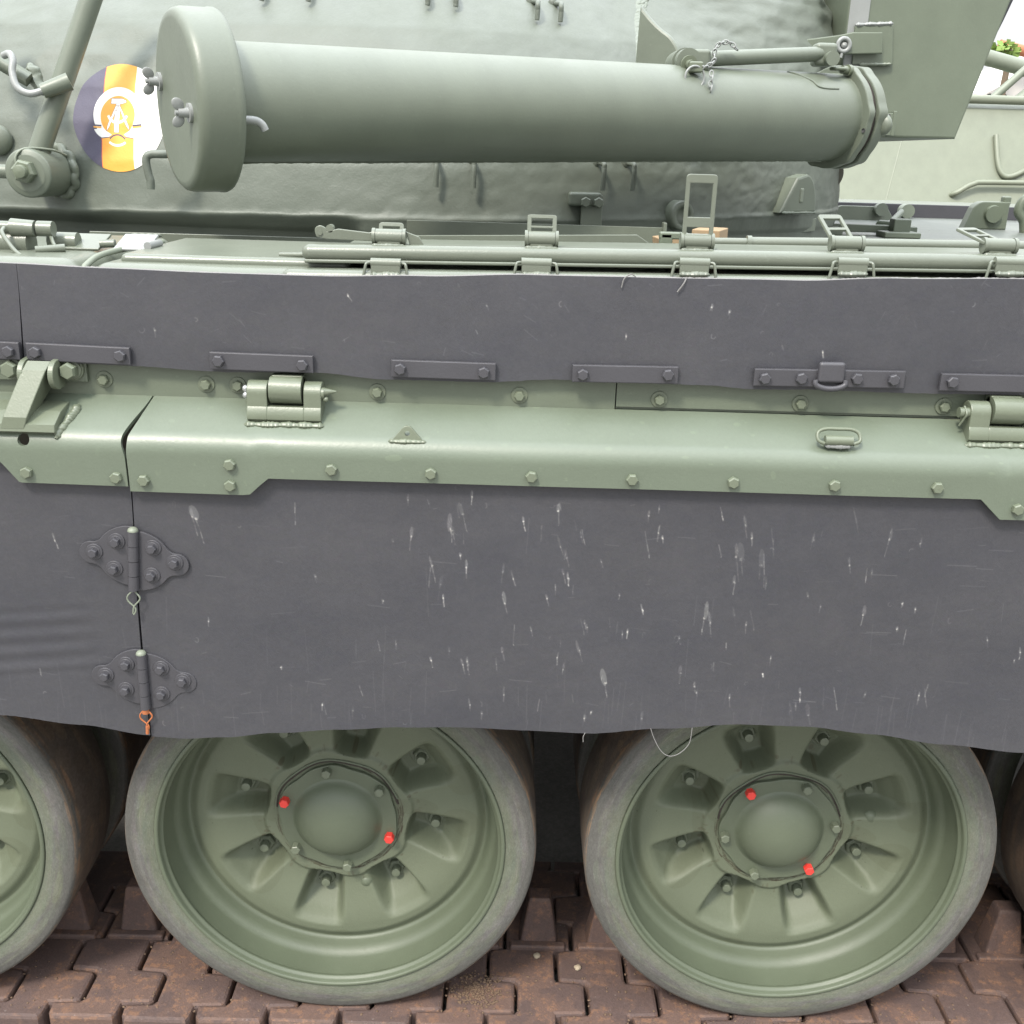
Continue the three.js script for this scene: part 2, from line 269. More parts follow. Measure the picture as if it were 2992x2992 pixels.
// round national emblem: black, gold-orange and white stripes (white is gold with its overexposure painted in), wreath ring, hammer and compasses
const emblemMap = canvas(1024, 1024, (x, w) => {
  const W = hex(0.62, 0.61, 0.57), K = hex(0.050, 0.045, 0.075), O = hex(0.60, 0.285, 0.040), D = '#5a4038';
  x.fillStyle = K; x.fillRect(0, 0, w, w); x.fillStyle = O; x.fillRect(332, 0, 346, w); x.fillStyle = W; x.fillRect(678, 0, 346, w);
  x.fillStyle = hex(0.75, 0.10, 0.02); x.fillRect(328, 0, 6, w);
  const cx = 500, cy = 500;
  x.fillStyle = W; x.beginPath(); x.ellipse(cx, cy, 268, 258, 0, 0, 7); x.fill();
  x.fillStyle = O; x.beginPath(); x.ellipse(cx, cy + 16, 188, 190, 0, 0, 7); x.fill();
  x.fillStyle = hex(0.78, 0.5, 0.2); for (let k = 0; k < 5; k++) x.fillRect(cx - 3 + (k % 2) * 5, cy - 252 + k * 15, 6, 6);
  x.fillStyle = O; x.beginPath(); x.moveTo(370, 690); x.lineTo(640, 690); x.lineTo(640, 800); x.lineTo(370, 800); x.fill();
  const poly = (pts, f) => { x.fillStyle = f; x.strokeStyle = D; x.lineWidth = 4; x.beginPath(); pts.forEach((p, i) => i ? x.lineTo(...p) : x.moveTo(...p)); x.closePath(); x.fill(); x.stroke(); };
  poly([[420, 352], [540, 352], [585, 368], [592, 388], [545, 404], [420, 404]], W);                       // hammer head
  poly([[476, 404], [524, 404], [524, 452], [514, 670], [466, 670], [476, 452]], W);                      // hammer handle
  poly([[474, 420], [500, 420], [416, 620], [380, 668], [392, 612]], W); poly([[520, 420], [500, 420], [600, 620], [632, 656], [622, 604]], W);
  x.strokeStyle = W; x.lineWidth = 26; x.beginPath(); x.arc(498, 470, 112, 0.42, 2.72); x.stroke();
  x.strokeStyle = D; x.lineWidth = 3; x.beginPath(); x.arc(498, 470, 98, 0.5, 2.64); x.stroke();
  poly([[466, 470], [524, 470], [516, 674], [464, 674]], W);
  const rib = (y, c) => { x.fillStyle = c; x.beginPath(); x.moveTo(236, y); x.lineTo(328, y + 4); x.lineTo(324, y + 18); x.lineTo(240, y + 14); x.fill(); x.beginPath(); x.moveTo(668, y - 4); x.lineTo(768, y - 14); x.lineTo(764, y + 2); x.lineTo(664, y + 12); x.fill(); };
  rib(604, K); rib(620, O);
  x.fillStyle = W; x.beginPath(); x.moveTo(244, 648); x.lineTo(338, 640); x.lineTo(440, 694); x.lineTo(398, 720); x.lineTo(330, 724); x.quadraticCurveTo(270, 700, 244, 648); x.fill();
  x.beginPath(); x.moveTo(762, 640); x.lineTo(668, 634); x.lineTo(566, 690); x.lineTo(606, 716); x.lineTo(676, 720); x.quadraticCurveTo(736, 694, 762, 640); x.fill();
  x.strokeStyle = K; x.lineWidth = 13; x.beginPath(); x.arc(500, 800, 106, Math.PI * 1.22, Math.PI * 1.78); x.stroke();
  x.lineWidth = 7; x.beginPath(); x.moveTo(330, 727); x.lineTo(420, 716); x.moveTo(580, 712); x.lineTo(676, 722); x.stroke();
  x.strokeStyle = W; x.lineWidth = 22; x.beginPath(); x.arc(500, 640, 150, Math.PI * 0.30, Math.PI * 0.70); x.stroke();
  grainOn(x, w, w, 8);
});

// ---------------------------------------------------------------- materials
const paint = (r, g, b, rough = 0.5, extra = {}) => new THREE.MeshStandardMaterial({ color: new THREE.Color().setRGB(r, g, b), map: paintMap, roughness: rough, roughnessMap: paintRough, bumpMap: paintBump, bumpScale: 0.00025, ...extra });
const re = (t, x, y) => { const c = t.clone(); c.repeat.set(x, y); c.needsUpdate = true; return c; };
const M = {
  green: paint(0.109, 0.129, 0.094, 0.48),
  fender: paint(0.116, 0.130, 0.102, 0.36),
  tube: paint(0.113, 0.130, 0.100, 0.50),
  wheel: paint(0.085, 0.102, 0.068, 0.58),  // darker than the web paint: shade on the rims put into the colour
  turret: paint(0.095, 0.109, 0.088, 0.62, { bumpMap: castBump, bumpScale: 0.0011 }),
  web: new THREE.MeshStandardMaterial({ color: new THREE.Color().setRGB(0.106, 0.123, 0.080), map: wheelMap, roughness: 0.62, bumpMap: re(paintBump, 1.9, 1.9), bumpScale: 0.0005 }),
  roof: paint(0.125, 0.138, 0.124, 0.36),
  dark: paint(0.046, 0.045, 0.052, 0.5),
  bolt: paint(0.115, 0.133, 0.094, 0.45),
  rail: new THREE.MeshStandardMaterial({ color: new THREE.Color().setRGB(0.131, 0.158, 0.115), map: railMap, roughness: 0.46, roughnessMap: re(paintRough, 3.5, 0.24), bumpMap: re(paintBump, 6.4, 0.43), bumpScale: 0.00022 }),
  skirt: new THREE.MeshStandardMaterial({ map: skirtMap, roughness: 0.5, bumpMap: re(rubberBump, 6.2, 1.6), bumpScale: 0.0003 }),
  upper: new THREE.MeshStandardMaterial({ map: upperMap, roughness: 0.5, bumpMap: re(rubberBump, 6.2, 0.66), bumpScale: 0.00025 }),
  fray: new THREE.MeshStandardMaterial({ color: new THREE.Color().setRGB(0.15, 0.145, 0.14), roughness: 0.95 }),
  tyre: new THREE.MeshStandardMaterial({ map: tyreMap, roughness: 0.78, bumpMap: re(rubberBump, 3.5, 0.75), bumpScale: 0.0008 }),
  shoe: new THREE.MeshStandardMaterial({ map: rustMap, roughness: 0.74, bumpMap: rustBump, bumpScale: 0.0011 }),
  red: new THREE.MeshStandardMaterial({ color: new THREE.Color().setRGB(0.60, 0.040, 0.030), roughness: 0.45 }),
  rust: new THREE.MeshStandardMaterial({ color: new THREE.Color().setRGB(0.30, 0.095, 0.032), roughness: 0.9, bumpMap: rustBump, bumpScale: 0.001 }),
  gasket: new THREE.MeshStandardMaterial({ color: new THREE.Color().setRGB(0.030, 0.022, 0.018), roughness: 0.8 }),
  steel: new THREE.MeshStandardMaterial({ color: new THREE.Color().setRGB(0.45, 0.46, 0.46), roughness: 0.35, metalness: 0.8 }),
  greySteel: paint(0.22, 0.23, 0.225, 0.45),
  wood: new THREE.MeshStandardMaterial({ color: new THREE.Color().setRGB(0.25, 0.175, 0.10), map: paintMap, roughness: 0.75 }),
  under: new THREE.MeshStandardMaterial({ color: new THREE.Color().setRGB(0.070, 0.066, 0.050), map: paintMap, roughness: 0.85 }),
  bore: new THREE.MeshStandardMaterial({ color: new THREE.Color().setRGB(0.05, 0.05, 0.05), roughness: 0.9 }),
  emblem: new THREE.MeshStandardMaterial({ map: emblemMap, roughness: 0.6, bumpMap: re(castBump, 0.57, 0.57), bumpScale: 0.0008 }),
  soil: new THREE.MeshStandardMaterial({ color: new THREE.Color().setRGB(0.115, 0.075, 0.048), roughness: 0.95 }),
  stone: new THREE.MeshStandardMaterial({ color: new THREE.Color().setRGB(0.30, 0.25, 0.18), roughness: 0.9 }),
  ground: new THREE.MeshStandardMaterial({ map: gravelMap, roughness: 0.95 }),
  far: paint(0.165, 0.182, 0.135, 0.55),
  farBar: paint(0.16, 0.18, 0.14, 0.55),
  plaster: new THREE.MeshStandardMaterial({ color: new THREE.Color().setRGB(0.55, 0.40, 0.31), roughness: 0.9 }),
  roofing: new THREE.MeshStandardMaterial({ color: new THREE.Color().setRGB(0.48, 0.46, 0.43), roughness: 0.9 }),
  tile: new THREE.MeshStandardMaterial({ color: new THREE.Color().setRGB(0.36, 0.14, 0.07), roughness: 0.85 }),
  leaf: new THREE.MeshStandardMaterial({ color: new THREE.Color().setRGB(0.16, 0.24, 0.05), roughness: 0.7, side: THREE.DoubleSide }),
  bark: new THREE.MeshStandardMaterial({ color: new THREE.Color().setRGB(0.12, 0.09, 0.06), roughness: 0.9 }),
};

// ---------------------------------------------------------------- the ground
const ground = P('ground', new THREE.PlaneGeometry(300, 300, 1, 1).rotateX(-Math.PI / 2).translate(0, -0.012, 0), M.ground);
ground.userData.kind = 'structure';

// ---------------------------------------------------------------- the tank
const tank = G('tank'); tank.userData = { label: 'olive green battle tank seen side on, with dark rubber skirts and a round national emblem', category: 'tank' };

// hull
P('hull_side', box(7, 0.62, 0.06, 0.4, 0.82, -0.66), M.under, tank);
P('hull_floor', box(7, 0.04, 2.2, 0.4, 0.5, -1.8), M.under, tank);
P('fender', box(7, 0.012, 0.72, 0.4, 1.262, -0.275), M.green, tank);
P('hull_wall', box(7, 0.17, 0.03, 0.4, 1.343, -0.5), M.green, tank);
const deckTop = 1.42;
P('engine_deck', box(5.4, 0.03, 2.9, 1.5, deckTop - 0.015, -1.93, 0.004), M.roof, tank);
P('hull_roof', box(2.2, 0.03, 2.9, -2.302, deckTop - 0.015, -1.93, 0.004), M.roof, tank);

// track: interlocking shoes, fingers offset by bands
function shoeGeometry(shift) {
  const L = [[0.010, 0.036], [0.002, 0.024], [0, 0.0], [0.052, -0.003], [0.058, -0.010], [0.058, -0.076], [0.052, -0.083], [0.003, -0.087], [0, -0.094], [0, -0.164], [0.006, -0.170], [0.034, -0.174], [0.034, -0.250], [0, -0.256], [0, -0.335], [0.058, -0.342], [0.058, -0.42], [0, -0.427], [0.004, -0.46]];
  const rightSide = L.map(([x, z], i) => [x + 0.1335 - (i === 0 ? 0.016 : i === 1 ? 0.004 : 0), z]).reverse();
  const g = plate([...L, ...rightSide].map(([x, z]) => [x, -z]).reverse(), 0.055, 0.007).rotateX(-Math.PI / 2).translate(0, 0.009, 0);
  const horn = box(0.082, 0.115, 0.062, 0.102, 0.115, -0.214, 0.008, 3), p = horn.attributes.position;
  for (let i = 0; i < p.count; i++) { const k = (p.getY(i) - 0.06) / 0.115; p.setX(i, 0.102 + (p.getX(i) - 0.102) * lerp(1, 0.54, k)); p.setZ(i, -0.214 + (p.getZ(i) + 0.214) * lerp(1, 0.6, k)); }
  horn.computeVertexNormals();
  const ridge = box(0.116, 0.016, 0.02, 0.100, 0.066, -0.178, 0.005);
  for (const q of [g, horn, ridge]) q.userData.uvShift = shift;
  return join([g, horn, ridge]);
}
const shoeGeos = [0, 0.37, 0.83, 1.29, 1.71].map(shoeGeometry);
const track = G('track', tank);
for (let k = -8; k < 19; k++) {
  const s = P('track_shoe', shoeGeos[(k * 3 + 40) % 5], M.shoe, track);
  s.position.set(-0.715 + k * 0.1405 + rr(-0.0008, 0.0008), rr(-0.0012, 0.0012), rr(-0.003, 0.003)); s.rotation.z = rr(-0.006, 0.006); s.rotation.x = rr(-0.004, 0.004);
}

{
  const list = [], crumb = new THREE.IcosahedronGeometry(1, 1);
  for (let k = 0; k < 900; k++) { const near = rnd() < 0.35, r = rr(0.0008, 0.0026) * (near ? 1.1 : 1), x = near ? -0.035 + 0.05 * (rnd() + rnd() + rnd() - 1.5) : rr(-0.95, 0.95), z = near ? -0.055 + 0.05 * (rnd() + rnd() - 1) : rr(-0.16, 0.02); list.push(crumb.clone().scale(r * rr(0.8, 1.5), r * rr(0.5, 0.9), r).rotateY(rr(0, 3)).translate(x, 0.0645, z)); }
  const soil = P('soil', list, M.soil, tank); soil.userData.kind = 'stuff';
  for (const [x, z, r] of [[0.085, -0.15, 0.007], [0.168, -0.12, 0.007], ]) { const g = new THREE.IcosahedronGeometry(r, 1), p = g.attributes.position; for (let i = 0; i < p.count; i++) { const q = 1 + 0.35 * PN.noise(p.getX(i) * 120, p.getY(i) * 120, p.getZ(i) * 120 + x); p.setXYZ(i, p.getX(i) * q * 1.2, p.getY(i) * q * 0.7, p.getZ(i) * q); } g.computeVertexNormals(); list.length = 0; const s = P('pebble', g, M.stone); s.position.set(x, 0.068, z); s.userData = { label: x < 0 ? 'small pale pebble lying between track shoes under the left wheels' : x < 0.1 ? 'pale pebble on the rusty track between the two full wheels, left of two' : 'pale pebble on the rusty track between the two full wheels, right of two', category: 'pebble' }; }
}
// road wheels
const TY = (() => {
  const pr = [[0.3165, -0.004], [0.320, 0.0], [0.345, 0.001], [0.366, 0.0], [0.3725, -0.004], [0.375, -0.012], [0.3755, -0.06], [0.3755, -0.12], [0.3745, -0.166], [0.368, -0.174], [0.318, -0.175]];
  const g = lathe(pr.slice().reverse(), 120), uv = g.attributes.uv;
  for (let i = 0; i < uv.count; i++) { const j = Math.round((1 - uv.getY(i)) * (pr.length - 1)); uv.setXY(i, uv.getX(i) * 2, 1 - [0, 0.05, 0.22, 0.38, 0.44, 0.5, 0.62, 0.75, 0.88, 0.94, 1][j]); }
  g.userData.keepUV = true; return g;
})();
const RIM = lathe([[0.3168, -0.0035], [0.3185, 0.001], [0.3165, 0.0034], [0.3125, 0.0036], [0.3105, 0.001], [0.3100, -0.004], [0.3085, -0.0075], [0.3060, -0.0085], [0.3045, -0.0115], [0.3062, -0.0145], [0.3068, -0.018], [0.3045, -0.036], [0.3015, -0.052], [0.2990, -0.058], [0.2955, -0.062], [0.2915, -0.067], [0.2885, -0.075], [0.2862, -0.084], [0.2835, -0.0895], [0.2800, -0.0905]].reverse(), 144);
const NUT_R = 0.186;
function discGeometry() {                                            // dished web: eight spokes standing proud of eight nut pockets
  const nr = 66, nt = 288, pos = [], idx = [], uv = [];
  for (let j = 0; j <= nr; j++) for (let i = 0; i <= nt; i++) {
    const r = lerp(0.105, 0.2835, j / nr), a = i / nt * Math.PI * 2;
    let da = ((a % (Math.PI / 4)) + Math.PI / 4) % (Math.PI / 4); if (da > Math.PI / 8) da -= Math.PI / 4;
    const side = Math.abs(r * Math.sin(da)), hw = 0.0265 + (r - 0.15) * 0.17;
    const across = sm(hw + 0.010, hw - 0.010, side);
    const octa = 0.1365 - 0.004 * Math.cos(da * 8);
    const depth = table([[0.10, 0], [octa, 0], [octa + 0.011, 0.050], [0.170, 0.054], [0.205, 0.049], [0.228, 0.026], [0.240, 0.008], [0.250, 0], [0.3, 0]], r);
    const soft = sm(octa - 0.001, octa + 0.006, r);
    let z = -0.0905 + 0.008 * sm(0.2815, 0.262, r) - 0.016 * sm(0.25, 0.15, r) + 0.005 * (1 - soft);
    z -= across * depth;
    pos.push(r * Math.cos(a), r * Math.sin(a), z); uv.push(0.5 + r * Math.cos(a) / 0.6, 0.5 + r * Math.sin(a) / 0.6);
    if (j < nr && i < nt) { const q = j * (nt + 1) + i, w = q + nt + 1; idx.push(q, w, w + 1, q, w + 1, q + 1); }
  }
  const g = new THREE.BufferGeometry(); g.setAttribute('position', new THREE.Float32BufferAttribute(pos, 3)); g.setAttribute('uv', new THREE.Float32BufferAttribute(uv, 2)); g.setIndex(idx); g.computeVertexNormals(); g.userData.keepUV = true; return g;
}
const DISC = discGeometry();
const BACK = lathe([[0.0001, -0.19], [0.32, -0.19], [0.32, -0.176]], 60);
function capGeometry() {                                             // scalloped cover with a dome
  const s = new THREE.Shape(); for (let i = 0; i <= 120; i++) { const a = i / 120 * Math.PI * 2, r = 0.1125 + 0.0026 * Math.cos(a * 6) + 0.0008 * Math.cos(a * 13); i ? s.lineTo(r * Math.cos(a), r * Math.sin(a)) : s.moveTo(r, 0); }
  const base = plate(s, 0.009, 0.002).translate(0, 0, -0.0935);
  const dome = lathe([[0.092, -0.086], [0.086, -0.0848], [0.081, -0.0815], [0.077, -0.0755], [0.0715, -0.068], [0.0635, -0.0605], [0.053, -0.054], [0.040, -0.0488], [0.026, -0.0455], [0.012, -0.0438], [0.0001, -0.0434]], 64);
  return join([base, dome]);
}
const CAP = capGeometry();
const HUBBOLT = lathe([[0.0001, 0.0145], [0.0078, 0.0145], [0.0092, 0.0132], [0.0094, 0.012], [0.0094, -0.001]].reverse(), 6, true);
const NUT = join([hexBolt(0.0175, 0.013), lathe([[0.0001, 0.029], [0.0076, 0.029], [0.0088, 0.0278], [0.0088, 0.019], [0.0100, 0.0185], [0.0095, 0.0135]].reverse(), 18), washer(0.0225, 0.0028)]);
const arcPath = (r, a0, a1, z) => Array.from({ length: 60 }, (_, i) => { const a = a0 + i / 59 * (a1 - a0), q = r + 0.0016 * Math.cos(a * 7); return [q * Math.cos(a), q * Math.sin(a), z]; });
const ARC = tube(arcPath(0.1180, 0.25, 3.0, -0.0925), 0.0017, 160, 6), ARC2 = tube(arcPath(0.1212, 0.35, 2.8, -0.0925), 0.0022, 160, 8);
function roadWheel(x, turn, hubTurn, reds) {
  const w = G('road_wheel', tank); w.position.set(x, 0.44, 0);
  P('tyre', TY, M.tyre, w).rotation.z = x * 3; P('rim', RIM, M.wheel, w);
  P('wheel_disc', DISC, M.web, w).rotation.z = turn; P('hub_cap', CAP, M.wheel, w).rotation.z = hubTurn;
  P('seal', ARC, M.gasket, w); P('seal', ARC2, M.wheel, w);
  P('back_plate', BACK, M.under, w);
  for (let k = 0; k < 8; k++) { const a = turn + k * Math.PI / 4, n = P('nut', NUT, M.bolt, w); n.position.set(NUT_R * Math.cos(a), NUT_R * Math.sin(a), -0.1525); n.rotation.z = rr(0, 2); }
  for (let k = 0; k < 6; k++) { const a = hubTurn + k * Math.PI / 3, r = reds.includes(k), n = P('hub_bolt', HUBBOLT, r ? M.red : M.bolt, w, r ? 'red hub bolt' : undefined); n.position.set(0.1045 * Math.cos(a), 0.1045 * Math.sin(a), -0.0845); n.rotation.z = rr(0, 2); }
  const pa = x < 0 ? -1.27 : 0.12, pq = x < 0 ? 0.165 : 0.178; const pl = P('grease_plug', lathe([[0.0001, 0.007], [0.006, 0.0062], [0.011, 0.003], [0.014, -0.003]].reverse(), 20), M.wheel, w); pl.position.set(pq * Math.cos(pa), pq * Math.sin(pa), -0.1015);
  const t2 = P('inner_tyre', TY, M.tyre, w); t2.position.z = -0.255;
  return w;
}
const D2 = Math.PI / 180;
roadWheel(-1.145, 10 * D2, 0, []);
roadWheel(-0.307, 34 * D2, -20.5 * D2, [0, 3]);
roadWheel(0.5306, 21 * D2, 8 * D2, [2, 5]);
roadWheel(1.3686, 15 * D2, 0, []);
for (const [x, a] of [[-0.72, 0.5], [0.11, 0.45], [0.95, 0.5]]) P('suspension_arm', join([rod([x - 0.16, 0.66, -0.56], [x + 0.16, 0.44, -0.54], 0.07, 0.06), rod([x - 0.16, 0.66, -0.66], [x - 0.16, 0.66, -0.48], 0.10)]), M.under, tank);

// lower rubber skirts
const skirtBottom = x => smoothTable([[-1.2, 0.80], [-0.788, 0.783], [-0.665, 0.770], [-0.554, 0.755], [-0.500, 0.752], [-0.441, 0.756], [-0.349, 0.767], [-0.257, 0.776], [-0.156, 0.783], [-0.073, 0.786], [0.043, 0.784], [0.135, 0.782], [0.251, 0.793], [0.375, 0.803], [0.475, 0.802], [0.576, 0.792], [0.695, 0.778], [0.824, 0.767], [1.1, 0.765]], x);
const seamX = y => table([[0.74, -0.552], [0.90, -0.5535], [0.973, -0.5525], [1.109, -0.5475], [1.22, -0.5445]], y);
const bow = (x, y) => 0.006 * PN.noise(x * 1.7, y * 2.3, 0.4) * sm(1.15, 0.85, y) + 0.0012 * PN.noise(x * 7, y * 6, 3);
const skirtUV = (x, y) => [(x - SX0) / (SX1 - SX0), (y - SY0) / (SY1 - SY0)];
const ribs = (x, y) => 0.0007 * Math.sin((y - 0.10 * (x + 0.7)) * 6.283 / 0.027) * sm(0.85, 0.87, y - 0.1 * (x + 0.7)) * sm(0.985, 0.96, y - 0.1 * (x + 0.7)) * sm(-0.60, -0.66, x);
const skirtSheet = (l, r, side) => sheet(range(0, 1, 150), range(0, 1, 110), (u, v) => {
  let y = v * 1.215, x = 0;
  for (let k = 0; k < 3; k++) { x = lerp(l(y), r(y), u); y = lerp(skirtBottom(x) + 0.0006 * PN.noise(x * 160, 0, 5), 1.212, v); }
  return [x, y, 0.15 + bow(x, y) + ribs(x, y) + side * 0.004 * sm(1.0, 0.75, y) * (1 - Math.abs(x + 0.55) * 3 > 0 ? 1 - Math.abs(x + 0.55) * 3 : 0)];
}, 0.012, skirtUV);
P('skirt_panel', skirtSheet(() => -1.0, y => seamX(y) - 0.0014 - 0.0018 * sm(1.1, 0.9, y), 0.2), M.skirt, tank);
P('skirt_panel', skirtSheet(y => seamX(y) + 0.0004, () => 1.06, 1), M.skirt, tank);

// upper rubber panels with their frayed edge
const upperTop = x => smoothTable([[-1.0, 1.472], [-0.716, 1.474], [-0.569, 1.471], [-0.422, 1.469], [-0.274, 1.469], [-0.127, 1.473], [0.020, 1.479], [0.168, 1.480], [0.389, 1.482], [0.535, 1.489], [0.706, 1.493], [1.1, 1.497]], x);
const upperBot = x => smoothTable([[-1.0, 1.339], [-0.699, 1.338], [-0.553, 1.335], [-0.416, 1.330], [-0.279, 1.333], [-0.188, 1.326], [-0.051, 1.326], [0.071, 1.333], [0.216, 1.331], [0.277, 1.331], [0.346, 1.327], [0.438, 1.329], [0.560, 1.328], [0.737, 1.330], [1.1, 1.33]], x) + 0.0009 * PN.noise(x * 60, 2, 0) + 0.0006 * PN.noise(x * 210, 7, 0);
const upperZ = (x, y) => 0.105 + 0.004 * PN.noise(x * 2.2, 9, 1) * sm(1.34, 1.48, y) + 0.0008 * PN.noise(x * 9, y * 12, 6);
const upperUV = (x, y) => [(x - SX0) / (SX1 - SX0), (y - UY0) / (UY1 - UY0)];
const upSeam = y => table([[1.338, -0.6995], [1.384, -0.6965], [1.428, -0.6948], [1.472, -0.6938]], y);
const upperSheet = (l, r) => sheet(range(0, 1, 230), range(0, 1, 14), (u, v) => {
  let y = lerp(1.33, 1.47, v), x = 0; for (let k = 0; k < 3; k++) { x = lerp(l(y), r(y), u); y = lerp(upperBot(x), upperTop(x), v); }
  return [x, y, upperZ(x, y)];
}, 0.010, upperUV);
P('upper_skirt_panel', upperSheet(() => -1.0, y => upSeam(y) - 0.0016 * sm(1.46, 1.36, y) - 0.0004), M.upper, tank);
const upRight = P('upper_skirt_panel', upperSheet(y => upSeam(y) + 0.0002, () => 1.06), M.upper, tank);
P('frayed_edge', sheet(range(-0.99, 1.05, 900), [0, 1, 2], (u, v) => {
  const j = 0.0022 * Math.abs(PN.noise(u * 150, 1, 4)) + 0.0014 * Math.abs(PN.noise(u * 420, 4, 2)) , y = upperTop(u) - 0.0006;
  return v === 0 ? [u, y, upperZ(u, y) - 0.0006 + 0.0016 * PN.noise(u * 300, 3, 3)] : v === 1 ? [u, y + 0.0012 + j, upperZ(u, y) - 0.004 + 0.001 * PN.noise(u * 260, 8, 1)] : [u, y + 0.0006 + 0.5 * j, upperZ(u, y) - 0.0095];
}, 0.0004), M.fray, tank);
function thread(pts, r = 0.0011) { P('thread', tube(pts, r * 0.75, 30, 6), M.fray, tank); }
thread([[0.167, 1.481, 0.104], [0.160, 1.484, 0.107], [0.151, 1.478, 0.109], [0.148, 1.466, 0.1085]], 0.0012);
thread([[0.238, 1.482, 0.105], [0.234, 1.474, 0.109], [0.226, 1.462, 0.109]], 0.0014);
thread([[0.232, 0.794, 0.152], [0.238, 0.778, 0.154], [0.250, 0.757, 0.156], [0.264, 0.748, 0.157], [0.280, 0.753, 0.156], [0.294, 0.770, 0.154], [0.297, 0.797, 0.152]], 0.0009);
thread([[0.130, 0.783, 0.152], [0.127, 0.776, 0.154], [0.1275, 0.768, 0.155]], 0.0009);

// bars that clamp the upper panels
const BOLT = hexBolt(0.0087, 0.0075), barMat = M.dark;
const clampBar = (x0, x1, yc, slope, bolts) => {
  const b = G('clamp_bar', tank); b.position.set((x0 + x1) / 2, yc, 0.1068); b.rotation.z = slope;
  const w = x1 - x0; P('bar', plate([[-w / 2, -0.0125], [w / 2, -0.0125], [w / 2, 0.0125], [-w / 2, 0.0125]], 0.0075, 0.0014), barMat, b);
  for (const x of bolts) { const n = P('bolt', BOLT, barMat, b); n.position.set(x - (x0 + x1) / 2, rr(-0.001, 0.001), 0.0074); n.rotation.z = rr(0, 1); }
  return b;
};
clampBar(-0.86, -0.7005, 1.3545, -0.02, [-0.83, -0.715]);
clampBar(-0.691, -0.544, 1.3515, -0.020, [-0.677, -0.557]);
clampBar(-0.431, -0.284, 1.3468, -0.010, [-0.418, -0.299]);
clampBar(-0.173, -0.024, 1.3434, -0.006, [-0.160, -0.041]);
clampBar(0.085, 0.236, 1.345, 0.010, [0.100, 0.221]);
const bar5 = clampBar(0.344, 0.559, 1.3475, 0.012, [0.359, 0.411, 0.490, 0.542]);
clampBar(0.610, 0.765, 1.3475, 0.006, [0.626, 0.75]);
P('ring_plate', box(0.038, 0.030, 0.010, 0.0, 0.010, 0.012, 0.005, 4), barMat, bar5);
P('ring', tube([[-0.021, -0.001, 0.012], [-0.020, -0.008, 0.014], [-0.008, -0.0125, 0.015], [0.008, -0.0125, 0.015], [0.020, -0.008, 0.014], [0.021, -0.001, 0.012]], 0.0042, 30, 10), barMat, bar5);

// green mounting strip behind the panels, with bolts on washers
const strip = (x0, x1, y0, z) => sheet([x0, x1], [0, 1], (u, v) => [u, lerp(y0, 1.37, v), z], 0.008);
P('mounting_strip', strip(-1.0, 0.1505, 1.288, 0.090), M.green, tank);
P('mounting_strip', [strip(0.1525, 1.06, 1.2925, 0.0895), strip(0.1525, 1.06, 1.2885, 0.0860)], M.green, tank);
for (const [x, y] of [[-0.593, 1.311], [-0.445, 1.308], [-0.399, 1.308], [-0.196, 1.304], [0.011, 1.305], [0.215, 1.305], [0.421, 1.305], [0.630, 1.307]]) {
  const b = P('strip_bolt', [hexBolt(0.0079, 0.008).translate(0, 0, 0.0016), washer(0.0122, 0.002)], M.bolt, tank); b.position.set(x, y, 0.0902); b.rotation.z = rr(0, 1);
}

// bent green rail that holds the lower skirt
const th = 57.5 * D2;
function railSection(yb, v) {                                        // v: 0 bottom .. 1 back edge
  const L1 = 1.222 - yb, L2 = 0.035 * th, L3 = Math.hypot(0.149 - 0.0905, 0.0376); let s = v * (L1 + L2 + L3);
  if (s < L1) return [0.165, yb + s];
  s -= L1; if (s < L2) { const a = s / 0.035; return [0.13 + 0.035 * Math.cos(a), 1.222 + 0.035 * Math.sin(a)]; }
  const k = (s - L2) / L3; return [lerp(0.1488, 0.0905, k), lerp(1.2515, 1.2885, k)];
}
const railUV = (x, y, z) => [(x + 1) / 2.06, (y - 1.155) / 0.14];
const railSheet = (us, xl, xr, bottom) => sheet(us, range(0, 1, 44), (u, v) => {
  const x0 = lerp(xl(1.2), xr(1.2), u), [z, y] = railSection(bottom(x0), v), x = lerp(xl(y), xr(y), u);
  return [x, y + 0.0008 * PN.noise(x * 3, 1, 1), z + 0.0007 * PN.noise(x * 4, v * 3, 2)];
}, 0.006, railUV);
const rSeam = y => table([[1.16, -0.5435], [1.222, -0.5445], [1.245, -0.5425], [1.289, -0.5235]], y);
const bottomL = x => table([[-1.0, 1.23], [-0.724, 1.205], [-0.700, 1.174], [-0.5, 1.172]], x);
const bottomR = x => table([[-0.6, 1.1655], [-0.373, 1.1645], [-0.345, 1.1905], [0.674, 1.190], [0.706, 1.160], [1.1, 1.160]], x);
const uOf = (xs, a, b) => [...range(0, 1, 60), ...xs.map(x => (x - a) / (b - a))].sort((p, q) => p - q);
const leftRail = railSheet(uOf([-0.724, -0.700], -1.0, -0.5445), () => -1.0, y => rSeam(y) - 0.0015 - 0.006 * sm(1.215, 1.24, y) * sm(1.285, 1.25, y), bottomL);
const ev = new Evaluator(); ev.attributes = ['position', 'normal', 'uv']; ev.useGroups = false;
const rb = new Brush(leftRail), cb = new Brush(new THREE.CylinderGeometry(0.0085, 0.0085, 0.08, 28).rotateX(Math.PI / 2)); cb.position.set(-0.688, 1.2365, 0.16); rb.updateMatrixWorld(); cb.updateMatrixWorld();
const leftHoled = ev.evaluate(rb, cb, SUBTRACTION).geometry; leftHoled.userData.keepUV = true;
P('skirt_rail', leftHoled, M.rail, tank);
P('skirt_rail', railSheet(uOf([-0.373, -0.345, 0.674, 0.706], -0.5445, 1.06), y => rSeam(y) + 0.0012, () => 1.06, bottomR), M.rail, tank);
